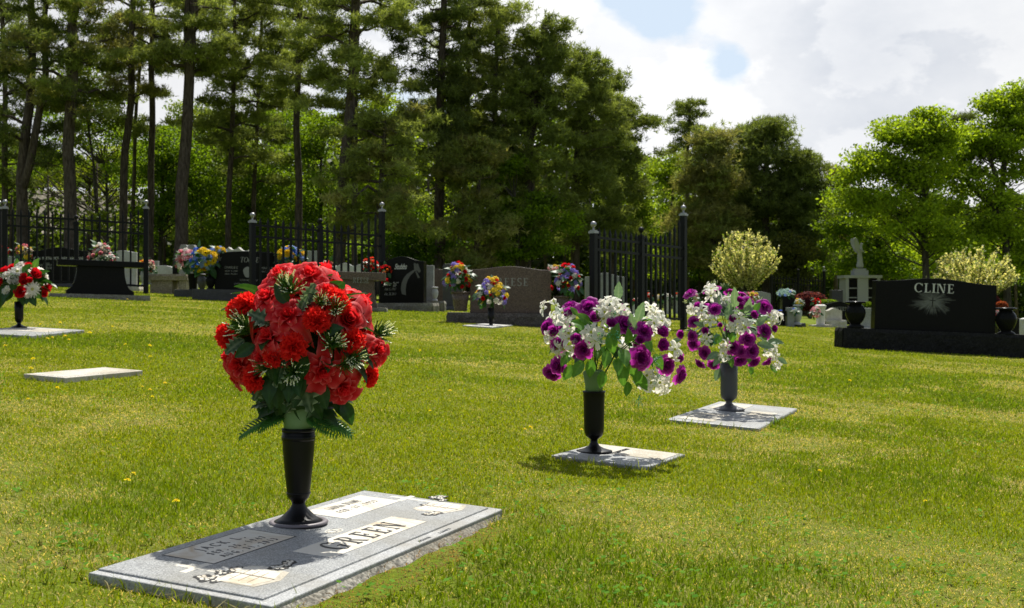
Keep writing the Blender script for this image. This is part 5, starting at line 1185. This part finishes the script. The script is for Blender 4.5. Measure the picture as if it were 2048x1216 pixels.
tree('pine_tree', 'slim open pine standing alone against the sky right of centre', 60, [(1372, 560), (1374, 420), (1376, 300), (1379, 215)], .13, limbs=[(310, 208, 11, 52, 26)], lobes=[(1374, 215, 26, 12, 5)], col=PN, cr=.42, dens=.6)
tree('pine_tree', 'broad brownish pine left of the rounded right-hand pine', 55, [(1425, 570), (1425, 460), (1425, 360), (1425, 270)], .2, lobes=[(1425, 285, 48, 36, 40), (1418, 360, 64, 55, 74), (1412, 450, 74, 60, 80), (1410, 520, 74, 40, 44)], col=PO, col2=PN2, cr=.75)
tree('pine_tree', 'rounded dark pine, the tallest of the right-hand group', 57, [(1530, 570), (1530, 440), (1530, 340), (1530, 250)], .22, lobes=[(1525, 268, 56, 30, 44), (1530, 325, 84, 46, 84), (1530, 410, 84, 60, 84), (1530, 500, 88, 52, 70)], col=PN, col2=DK, cr=.75)
tree('pine_tree', 'pine with a knobbly crown right of the rounded dark one', 56, [(1612, 570), (1612, 450), (1615, 380), (1618, 300)], .17, lobes=[(1612, 312, 22, 20, 10), (1614, 350, 42, 36, 34), (1608, 420, 60, 55, 54), (1605, 500, 64, 50, 50)], col=PN, col2=DK, cr=.72)
tree('pine_tree', 'sparse brown pine sloping down to the bright right-hand trees', 60, [(1672, 570), (1672, 460), (1674, 350)], .13, lobes=[(1676, 350, 24, 20, 10), (1680, 400, 34, 34, 18), (1660, 480, 40, 50, 20)], col=PO)
tree('pine_tree', 'distant pine tip between the bright right-hand crowns', 75, [(1923, 575), (1925, 400), (1926, 235)], .2, lobes=[(1924, 236, 20, 9, 10), (1926, 280, 26, 26, 10)], col=DK)
# broad-leaved trees
BG, BG2, MG, MG2, OL = (.19, .30, .013), (.30, .41, .032), (.085, .17, .013), (.12, .21, .018), (.18, .21, .04)
LF = dict(kind='leafy', group='broad-leaved trees among the pines')
tree('broadleaf_tree', 'bright green tree, largest at the right edge of the view', 48, [(2012, 585), (2008, 470), (2005, 380), (2010, 300), (2018, 240)], .17, lobes=[(1925, 285, 46, 30, 18), (2042, 195, 26, 28, 11), (2062, 240, 34, 40, 12), (1990, 215, 34, 26, 13), (2030, 260, 62, 44, 28), (1960, 290, 60, 34, 22), (2050, 340, 50, 50, 18), (1930, 350, 60, 38, 20), (2000, 400, 60, 40, 14), (1900, 430, 50, 40, 14), (2060, 440, 60, 60, 22), (1960, 470, 70, 36, 24), (2040, 520, 60, 40, 18), (1880, 510, 60, 30, 16)], fork=[[(2006, 440), (1965, 400), (1930, 360)], [(2006, 400), (1985, 350), (1975, 300)]], col=BG, col2=BG2, cr=.80, dens=1.25, **LF)
tree('broadleaf_tree', 'bright green spreading tree with a domed crown left of the largest one', 46, [(1855, 585), (1853, 470), (1850, 400), (1848, 320)], .15, lobes=[(1745, 318, 22, 16, 7), (1792, 262, 18, 14, 5), (1700, 350, 20, 16, 6), (1858, 245, 24, 18, 8), (1830, 262, 30, 24, 10), (1886, 268, 26, 22, 9), (1805, 275, 44, 34, 18), (1880, 300, 40, 34, 14), (1770, 330, 56, 36, 22), (1840, 350, 60, 36, 20), (1740, 400, 60, 40, 22), (1820, 430, 70, 46, 22), (1880, 480, 60, 46, 18)], col=BG, col2=BG2, cr=.85, dens=1.25, **LF)
tree('broadleaf_tree', 'low bright green tree sweeping down behind the angel statue', 52, [(1760, 585), (1758, 500), (1756, 430)], .14, lobes=[(1715, 410, 46, 34, 18), (1690, 460, 44, 34, 16), (1760, 480, 60, 44, 24), (1700, 525, 60, 34, 18), (1800, 530, 60, 34, 18), (1960, 540, 90, 30, 18)], col=MG2, col2=BG, cr=.85, **LF)
tree('broadleaf_tree', 'sunlit yellow-green tree between centre pines and right pines', 62, [(1345, 575), (1345, 470), (1345, 380)], .13, lobes=[(1350, 318, 30, 18, 9), (1340, 350, 40, 36, 20), (1310, 335, 22, 20, 8), (1335, 430, 50, 50, 24), (1330, 510, 50, 40, 18)], col=BG, col2=BG2, cr=.85, **LF)
tree('broadleaf_tree', 'conical pale green sapling behind the right fence', 58, [(1285, 575), (1285, 470), (1283, 390)], .09, lobes=[(1278, 360, 9, 20, 6), (1282, 410, 20, 30, 14), (1280, 470, 34, 40, 20), (1275, 530, 36, 30, 14)], col=BG, col2=(.24, .34, .05), cr=.6, **LF)
tree('broadleaf_tree', 'bright green understorey tree under the central pine clump', 48.5, [(1035, 565), (1035, 480), (1030, 400)], .10, lobes=[(985, 350, 30, 18, 7), (1030, 330, 30, 18, 8), (1085, 395, 30, 26, 9), (1040, 420, 46, 26, 14), (990, 440, 34, 26, 10), (1085, 490, 44, 34, 14), (1020, 510, 50, 26, 12), (1130, 440, 26, 22, 6)], col=MG2, col2=BG, cr=.62, **LF)
tree('broadleaf_tree', 'bright green tree glowing between tall pines right of the middle fence', 54, [(775, 565), (775, 460), (775, 330)], .12, lobes=[(755, 215, 34, 28, 12), (785, 250, 44, 34, 18), (735, 290, 44, 44, 20), (800, 330, 50, 44, 22), (740, 390, 50, 40, 18), (830, 420, 50, 40, 16)], col=BG, col2=BG2, cr=.85, **LF)
tree('broadleaf_tree', 'green tree glimpsed high between the dark pine and the thin pine', 62, [(918, 565), (918, 400), (912, 240)], .12, lobes=[(912, 150, 18, 26, 8), (905, 195, 24, 34, 12), (925, 260, 30, 44, 14), (915, 350, 36, 40, 12)], col=BG, col2=BG2, cr=.8, **LF)
tree('broadleaf_tree', 'mid green tree left of the long clear pine trunk', 56, [(640, 565), (640, 450), (642, 320)], .12, lobes=[(650, 250, 34, 30, 12), (620, 300, 44, 40, 18), (650, 370, 50, 44, 22), (610, 430, 50, 44, 18), (660, 480, 50, 40, 16)], col=MG2, col2=BG, cr=.85, **LF)
tree('broadleaf_tree', 'leafy green tree filling the gap right of the left fence', 54, [(320, 565), (322, 450), (325, 340)], .12, lobes=[(320, 280, 44, 26, 12), (350, 310, 54, 34, 20), (300, 350, 44, 34, 16), (350, 400, 60, 40, 24), (310, 450, 60, 40, 20), (400, 380, 44, 40, 16)], col=MG, col2=BG, cr=.85, **LF)
tree('broadleaf_tree', 'leafy green tree behind the left post of the middle fence', 58, [(510, 565), (510, 470), (512, 380)], .12, lobes=[(500, 320, 54, 30, 18), (540, 370, 54, 40, 20), (470, 390, 54, 40, 20), (520, 440, 66, 40, 24), (450, 470, 60, 34, 16)], col=MG2, col2=BG, cr=.85, **LF)
tree('broadleaf_tree', 'yellowish low tree above the house roof at far left', 64, [(175, 560), (178, 440), (180, 370)], .10, lobes=[(120, 330, 44, 20, 10), (185, 345, 40, 22, 12), (90, 360, 40, 14, 8), (215, 310, 44, 26, 10), (205, 390, 36, 18, 8)], col=OL, col2=BG2, cr=.7, **LF)
tree('broadleaf_tree', 'thin olive tree hanging over the left fence pickets', 50, [(205, 560), (200, 470), (185, 330), (170, 200)], .08, lobes=[(180, 200, 44, 30, 10), (160, 150, 50, 24, 9), (220, 240, 40, 26, 8), (200, 440, 50, 24, 10), (150, 270, 44, 22, 8)], col=OL, col2=MG2, cr=.75, dens=.8, **LF)
tree('broadleaf_tree', 'low shadowy green tree behind the wide brown headstone', 50, [(850, 565), (850, 500), (848, 450)], .10, lobes=[(830, 450, 40, 34, 14), (870, 500, 50, 34, 16), (820, 520, 44, 30, 12), (790, 470, 40, 34, 12)], col=MG, col2=MG2, cr=.8, **LF)
tree('broadleaf_tree', 'dull olive bushy tree right of the pale flowering tree', 54, [(1590, 580), (1590, 520), (1590, 480)], .10, lobes=[(1590, 500, 34, 26, 14), (1575, 530, 40, 26, 14), (1610, 545, 36, 22, 10)], col=(.10, .11, .035), col2=OL, cr=.7, **LF)
tree('broadleaf_tree', 'dark green tree between the broad brownish pine and the right fence', 58, [(1400, 575), (1400, 520), (1400, 480)], .10, lobes=[(1390, 520, 40, 34, 16), (1430, 540, 44, 26, 14), (1370, 480, 26, 36, 10)], col=MG, col2=MG2, cr=.8, **LF)
tree('broadleaf_tree', 'soft green tree rising between the thick trunk and the leaning pine', 58, [(215, 560), (212, 440), (210, 340)], .10, lobes=[(120, 230, 50, 34, 12), (200, 180, 34, 34, 9), (230, 260, 50, 40, 18), (110, 310, 60, 34, 16), (280, 330, 60, 40, 22), (20, 330, 50, 50, 14)], col=MG2, col2=BG, cr=.8, **LF)
tree('broadleaf_tree', 'tall mid green tree behind the stout limbed pine', 60, [(405, 565), (405, 430), (408, 300)], .12, lobes=[(400, 230, 54, 40, 20), (450, 300, 60, 40, 26), (370, 320, 50, 40, 18), (430, 380, 66, 44, 28), (400, 460, 66, 40, 24)], col=MG2, col2=PN2, cr=.85, **LF)
tree('broadleaf_tree', 'mid green tree behind the straight bare-stemmed pine', 61, [(575, 565), (575, 430), (572, 300)], .12, lobes=[(560, 230, 50, 40, 16), (590, 290, 54, 40, 22), (550, 350, 50, 40, 20), (600, 400, 60, 44, 24), (560, 480, 66, 40, 24)], col=MG2, col2=BG, cr=.85, **LF)
# wood mass behind: reads as one
def wood():
    rg = np.random.default_rng(5); n = 260000
    px = rg.uniform(-450, 2500, n)
    tops = np.interp(px, [-450, 0, 100, 230, 330, 600, 800, 900, 1200, 1290, 1340, 1480, 1640, 1700, 1900, 2500], [260, 280, 320, 300, 240, 230, 250, 240, 220, 320, 350, 330, 380, 430, 400, 380])
    tops = tops+60*(vnoise(px, px*0, .02, 2)-.5)+30*(vnoise(px, px*0, .08, 3)-.5)
    t = rg.uniform(66, 92, n); x = (px-1024)/F*t; zb = GA*x+GB*t; zt = CH-(tops-608)/F*t
    f = rg.random(n)**1.35; z = zb+(zt-zb)*f
    V = np.stack([x, t, z], 1); py = 608-(z-CH)/t*F
    keep = vnoise(V[:, 0]*1.0+V[:, 1]*.7, V[:, 2]*1.4, .55, 4)+.30*rg.random(n) > .02+.56*np.clip(f*1.35, 0, 1)
    holes = (px > 40) & (px < 330) & (t < 93) & (py > 372) & (py < 500) & (rg.random(n) < .85); keep &= ~holes
    V = V[keep]; f = f[keep]; g = vnoise(V[:, 0], V[:, 2], .35, 9)[:, None]
    Vv, Fc, c = leaves(V, .50, rg, (.068, .105, .018), .35)
    mixc = np.repeat(np.clip((g-.45)*3, 0, 1), 4, 0); c = c*(1-mixc)+c*np.array([1.8, 2.0, .9])*mixc
    return nmesh('woods', Vv, Fc, 'foliage', c)
tag(obj('woods', wood()), kind='stuff')
# thin stems of the wood
r = random.Random(12)
ORD = 'first second third fourth fifth sixth seventh eighth ninth tenth eleventh twelfth thirteenth fourteenth fifteenth sixteenth seventeenth eighteenth nineteenth'.split()
for i, px in enumerate([20, 96, 178, 205, 330, 395, 430, 478, 540, 570, 628, 655, 740, 800, 828, 852, 905, 965, 1010, 1095, 1125, 1188, 1262, 1320, 1362, 1470, 1500, 1565, 1640, 1705, 1790, 1830, 1898, 1945, 1985, 2035]):
    t = 60+r.uniform(0, 8); top = r.uniform(250, 360) if px < 1250 else r.uniform(430, 480); b0 = base_at(px, t); root = thing('tree_stem', f'thin dark stem inside the wood, {ORD[i] if i < 18 else ORD[35-i]} from the {"left" if i < 18 else "right"} edge', 'tree', b0, group='thin bare stems inside the wood')
    m = MB(); e = A(px+r.uniform(-12, 12), top, t)-b0; md = e*.5+Vector((r.gauss(0, .15), 0, 0)); m.tube([(0, 0, -.1), md, e], [r.uniform(.07, .12), .07, .04], 6); m.build('trunk', 'bark_pine', root, smooth=True)
    m = MB()
    for q in range(6):
        s = e*r.uniform(.4, .98); a_ = r.uniform(0, 6.28); L = r.uniform(.6, 1.8); m.tube([s, s+Vector((math.cos(a_)*L, math.sin(a_)*L, L*.5))], [.03, .01], 4, False)
    m.build('branches', 'bark_pine', root)
# pale flowering trees
def flowering(label, t, px, ytop, ybot_crown, half, seed, ybase):
    rg = np.random.default_rng(seed); r = random.Random(seed); k = t/F; b0 = base_at(px, t); root = thing('flowering_tree', label, 'tree', b0, group='pale flowering trees near the columbarium')
    z0 = CH-(ybot_crown-608)*k-b0.z; z1 = CH-(ytop-608)*k-b0.z; W = half*k; m = MB(); st = []
    m.tube([(0, 0, -.1), (.01, 0, z0*.6)], [.09, .075], 8)
    br = MB(); P_ = []; Dd = []
    for i in range(46):
        az = i*2.4; f = (i+.5)/46; el = math.acos(1-f*.97); L = 1.0
        d = Vector((math.sin(el)*math.cos(az), math.sin(el)*math.sin(az), math.cos(el)))
        e = Vector((d.x*W*.95, d.y*W*.95, z0+(z1-z0)*(.12+.84*max(0, d.z)**.8))); s = Vector((0, 0, z0*.5+.25*r.random()))
        md = s.lerp(e, .5)+Vector((-d.x*.15, -d.y*.15, -.12)); br.tube([s, md, e], [.035, .02, .006], 4, False)
        for q in range(26):
            g = r.uniform(.34, 1.0); c = (s.lerp(md, g*2) if g < .5 else md.lerp(e, g*2-1)); L = r.uniform(.22, .5)*(1.1-.3*g)
            dd = (Vector((d.x*.5+r.gauss(0, .35), d.y*.5+r.gauss(0, .35), 1.0))).normalized(); br.tube([c, c+dd*L], [.008, .003], 3, False)
            for w_ in range(12): P_.append(c+dd*L*(w_+.5)/12+Vector((r.gauss(0, .022), r.gauss(0, .022), r.gauss(0, .02))))
    m.build('trunk', 'bark_grey', root, smooth=True); br.build('branches', 'bark_grey', root)
    V, Fc, c = leaves(np.array([list(p) for p in P_]), .095, rg, (.56, .58, .30), .2, (.76, .74, .50))
    gr = np.repeat(rg.random(len(P_)) < .22, 4); c[gr] = np.array([.20, .30, .04]); obj('crown', nmesh('crown', V, Fc, 'foliage', c), root)
flowering('pale cream flowering tree behind the farther purple bouquet', 44, 1490, 466, 566, 70, 1, 600)
flowering('pale cream flowering tree partly hidden behind the CLINE headstone', 41, 1947, 500, 590, 88, 2, 610)
# clipped shrubs
def shrub(label, px, py, rx, ry, t, c1, c2, n=5000, L=.09, name='clipped_shrub', group=None, cat='shrub'):
    rg = np.random.default_rng(int(px)); k = t/F; C = A(px, py, t); b0 = base_at(px, t); root = thing(name, label, cat, b0, group=group)
    D = rg.normal(size=(n, 3)); D /= np.linalg.norm(D, axis=1, keepdims=True); D *= rg.uniform(.75, 1.03, (n, 1)); D *= (1+.10*(vnoise(D[:, 0]*3, D[:, 2]*3+D[:, 1], 1.5, 3)-.5))[:, None]
    D[:, 2] = np.where(D[:, 2] < 0, D[:, 2]*.75, D[:, 2]); P_ = D*np.array([rx*k, rx*k*.6, ry*k])+np.array(list(C-b0))
    V, Fc, c = leaves(P_, L, rg, c1, .3, c2); obj('foliage', nmesh('foliage', V, Fc, 'foliage', c), root)
    m = MB(); r = random.Random(3)
    for i in range(9):
        a_ = i*.7; m.tube([(0, 0, -.05), tuple(Vector((math.cos(a_)*rx*k*.6, math.sin(a_)*rx*k*.35, 0))+(C-b0)*Vector((0, 0, 1))[2])], [.03, .01], 4, False)
    m.build('stems', 'bark_pine', root); return root
shrub('wide clipped dark purple shrub beyond the black upright stone', 1620, 605, 36, 21, 45, (.10, .02, .035), (.20, .06, .08), 9000, .08)
shrub('purple shrub peeping out right of the CLINE headstone', 1985, 608, 17, 17, 40, (.12, .025, .045), (.22, .07, .09), 4000, .08)
shrub('small rusty red shrub above the right black urn', 2003, 612, 12, 9, 38, (.30, .06, .03), (.4, .12, .07), 2500, .07)
shrub('low bright green hedge left of the columbarium', 1655, 606, 22, 7, 42, (.10, .18, .01), (.18, .28, .02), 4000, .06)
shrub('bright green hedge between the left black urn and CLINE', 1735, 618, 16, 14, 40, (.10, .18, .01), (.18, .28, .02), 4000, .06)
# house behind the trees
b0 = base_at(165, 92); t = 92; k = t/F; hs = thing('house', 'low house with a broad tan shingled roof glimpsed through the trees at left', 'house', b0)
xl, xr = -7.2, 10.5; ze = CH-(470-608)*k-b0.z; zr = CH-(372-608)*k-b0.z
m = MB(); m.box(xl, xr, -4.5, 4.5, -.3, ze); m.build('wall', 'siding', hs)
m = MB()
m.add([(xl-.4, -5.2, ze-.2), (xr+.4, -5.2, ze-.2), (xr+.4, 0, zr-1.6), (xl+1, 0, zr), (xl-.4, 5.2, ze-.2), (xr+.4, 5.2, ze-.2), (xl-.4, -5.2, ze-.35), (xr+.4, -5.2, ze-.35), (xl-.4, 5.2, ze-.35), (xr+.4, 5.2, ze-.35)],
      [(0, 1, 2, 3), (5, 4, 3, 2), (4, 0, 3), (1, 5, 2), (6, 7, 1, 0), (7, 9, 5, 1), (9, 8, 4, 5), (8, 6, 0, 4), (6, 8, 9, 7)]); m.build('roof', 'shingles', hs)
for x in (-5, -1.5, 3, 7.5):
    m = MB(); m.box(x-.55, x+.55, -4.56, -4.5, 1.0, 2.4); wn = m.build('window', 'trim_white', hs); m = MB(); m.box(x-.46, x+.46, -4.575, -4.56, 1.09, 2.31); m.build('pane', 'window_glass', wn)
b1 = base_at(482, 95); k = 95/F; h2 = thing('house', 'second low tan house with small windows glimpsed left of the middle fence', 'house', b1)
m = MB(); m.box(-4, 4, -3, 3, -.3, 3.4); m.build('wall', 'siding', h2)
m = MB(); m.add([(-4.4, -3.5, 3.3), (4.4, -3.5, 3.3), (4.4, 0, 5.2), (-4.4, 0, 5.2), (4.4, 3.5, 3.3), (-4.4, 3.5, 3.3)], [(0, 1, 2, 3), (4, 5, 3, 2), (5, 0, 3), (1, 4, 2), (0, 5, 4, 1)]); m.build('roof', 'shingles', h2)
for x in (-2.6, .2, 2.6):
    m = MB(); m.box(x-.5, x+.5, -3.06, -3, 1.4, 2.8); wn = m.build('window', 'trim_white', h2); m = MB(); m.box(x-.4, x+.4, -3.075, -3.06, 1.5, 2.7); m.build('pane', 'window_glass', wn)

# ================================================================== GRASS BLADES
def grass():
    rg = np.random.default_rng(3); N_ = GRASS_N
    # density per m2 falls off with distance; sample depth from t*dens(t)
    tt = np.linspace(1.9, 34, 4000); dn = np.where(tt < 4.0, 1.0, (4.0/tt)**1.85)*tt; cdf = np.cumsum(dn); cdf /= cdf[-1]
    t = np.interp(rg.random(N_), cdf, tt); x = t*rg.uniform(-.50, .52, N_)+rg.uniform(-.4, .4, N_)
    keep = np.ones(N_, bool)
    for poly in FOOT: keep &= ~inside(x, t, poly, .012)
    x, t = x[keep], t[keep]; n = len(x); z = GA*x+GB*t
    p1 = vnoise(x, t, .9, 1)*.55+vnoise(x, t, 2.6, 2)*.3+vnoise(x, t, 7, 3)*.25   # thatch patches
    p2 = vnoise(x, t, .5, 7)*.5+vnoise(x, t, 1.8, 8)*.5
    lush = np.clip((p2-.5)*3.2+.4, 0, 1)
    dry = np.clip((p1-.52)*5, 0, 1)*.60+.24
    isdry = rg.random(n) < dry
    tall = rg.random(n) < .03
    h = rg.uniform(.006, .018, n)*(.8+.75*lush); h = np.where(isdry, h*.85, h); h = np.where(tall & ~isdry, h*2.0, h)
    M_ = np.array(SG.Mi); lx_ = M_[0, 0]*x+M_[0, 1]*t+M_[0, 2]*z+M_[0, 3]; ly_ = M_[1, 0]*x+M_[1, 1]*t+M_[1, 2]*z+M_[1, 3]
    strip = (lx_ > -SG.w*.42) & (lx_ < SG.w*.36) & (ly_ < -SG.h/2) & (ly_ > -SG.h/2-.075-.07*vnoise(x, t, 9, 5))
    isdry |= strip & (rg.random(n) < .8); h = np.where(strip, h*.5, h); gone = strip & (rg.random(n) < .2); h = np.where(gone, .001, h)
    # longer blades against the marker edges
    near = np.zeros(n, bool)
    for poly in FOOT[:5]: near |= inside(x, t, poly, -.10) 
    h = np.where(near & (rg.random(n) < .30), h*1.9+.008, h)
    wd = np.maximum(.0011, .00034*t)*rg.uniform(.8, 1.35, n)
    a = rg.uniform(0, 2*PI, n); lean = rg.uniform(.2, 1.4, n)*np.where(isdry, 1.5, 1); b = rg.uniform(0, 2*PI, n)
    dx, dy = np.cos(b)*lean*h, np.sin(b)*lean*h; sx, sy = np.cos(a)*wd, np.sin(a)*wd
    zz = np.where(isdry, h*.55, h)
    V = np.empty((n, 5, 3), np.float32)
    V[:, 0] = np.stack([x-sx, t-sy, z-.003], 1); V[:, 1] = np.stack([x+sx, t+sy, z-.003], 1)
    V[:, 2] = np.stack([x+sx*.8+dx*.35, t+sy*.8+dy*.35, z+zz*.6], 1); V[:, 3] = np.stack([x-sx*.8+dx*.35, t-sy*.8+dy*.35, z+zz*.6], 1)
    V[:, 4] = np.stack([x+dx, t+dy, z+zz], 1)
    i = np.arange(n)*5; Q = np.stack([i, i+1, i+2, i+3], 1); T = np.stack([i+3, i+2, i+4], 1)
    g1, g2, g3 = np.array([.125, .205, .003]), np.array([.205, .258, .004]), np.array([.055, .14, .008]); d1, d2 = np.array([.58, .50, .24]), np.array([.36, .32, .11])
    f = rg.random((n, 1)); big = np.clip(lush[:, None]*.9+.25*f-.1, 0, 1)
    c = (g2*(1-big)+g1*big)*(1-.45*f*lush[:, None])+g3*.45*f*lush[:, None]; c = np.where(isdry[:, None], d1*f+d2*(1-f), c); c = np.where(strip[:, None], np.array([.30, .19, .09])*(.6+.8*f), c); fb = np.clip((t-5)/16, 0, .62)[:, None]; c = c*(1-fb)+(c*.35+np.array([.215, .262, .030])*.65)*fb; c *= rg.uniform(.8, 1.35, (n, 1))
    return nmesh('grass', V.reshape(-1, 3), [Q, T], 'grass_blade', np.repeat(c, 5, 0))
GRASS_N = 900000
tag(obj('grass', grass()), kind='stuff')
# broad-leaved weeds and clover
r = random.Random(44); m = MB()
for i in range(900):
    t = 2.3+10*r.random()**1.6; x = t*r.uniform(-.45, .46)
    if float(vnoise(np.array([x]), np.array([t]), .8, 21)[0]) < .5: continue
    if any(inside(np.array([x]), np.array([t]), p, -.05)[0] for p in FOOT): continue
    z = gz(x, t)
    for q in range(r.randint(4, 8)):
        a_ = r.uniform(0, 6.28); L = r.uniform(.008, .018); o = Vector((x+r.gauss(0, .02), t+r.gauss(0, .02), z+r.uniform(.012, .03))); u = Vector((math.cos(a_), math.sin(a_), .3))*L; s_ = Vector((-math.sin(a_), math.cos(a_), .1))*L*.45
        m.add([o, o+u*.5+s_, o+u, o+u*.5-s_], [(0, 1, 2, 3)], lerp((.08, .20, .02), (.16, .32, .04), r.random()))
tag(m.build('clover', 'clover_leaf'), kind='stuff')
# dandelions
def dandelion_mesh():
    rr = random.Random(1); m = MB(); star(m, Matrix.Translation((0, 0, .0)), 16, .016, .0035, (.85, .72, .01), (.9, .82, .03), .2, (.85, .7, .01), 3, rr); star(m, Matrix.Translation((0, 0, .003)), 11, .010, .003, (.85, .62, .01), (.9, .75, .03), .6, None, 3, rr)
    m.cc = (.15, .25, .04); m.tube([(0, 0, -.035), (0, 0, 0)], .0015, 4); return m.mesh('dandelion', 'petal')
dm = dandelion_mesh(); r = random.Random(8)
spots = [(1062, 853), (1050, 857), (1163, 858), (268, 945), (255, 958), (352, 1000), (300, 690), (250, 688), (285, 772), (300, 778), (305, 792), (115, 774), (55, 797), (330, 765), (120, 644), (80, 648), (95, 676), (105, 674), (130, 671), (138, 678), (10, 690), (66, 716), (300, 712), (180, 664), (225, 652), (62, 735), (440, 720), (470, 760), (505, 690), (840, 700), (900, 780), (860, 820), (1640, 940), (1850, 1000), (255, 598), (370, 596), (400, 612), (330, 612), (285, 606), (540, 800), (610, 760), (1600, 740), (1700, 760)]
for i, (px, py) in enumerate(spots):
    p = G(px, py, .035); o = obj('dandelion', dm, None, (p.x, p.y, gz(p.x, p.y)+.033), (r.gauss(0, .25), r.gauss(0, .25), r.uniform(0, 6)), r.uniform(.7, 1.1)*(.62 if p.y < 6 else 1.0))
    tag(o, 'small yellow dandelion flowering in the lawn', 'flower', 'dandelions dotted over the lawn')
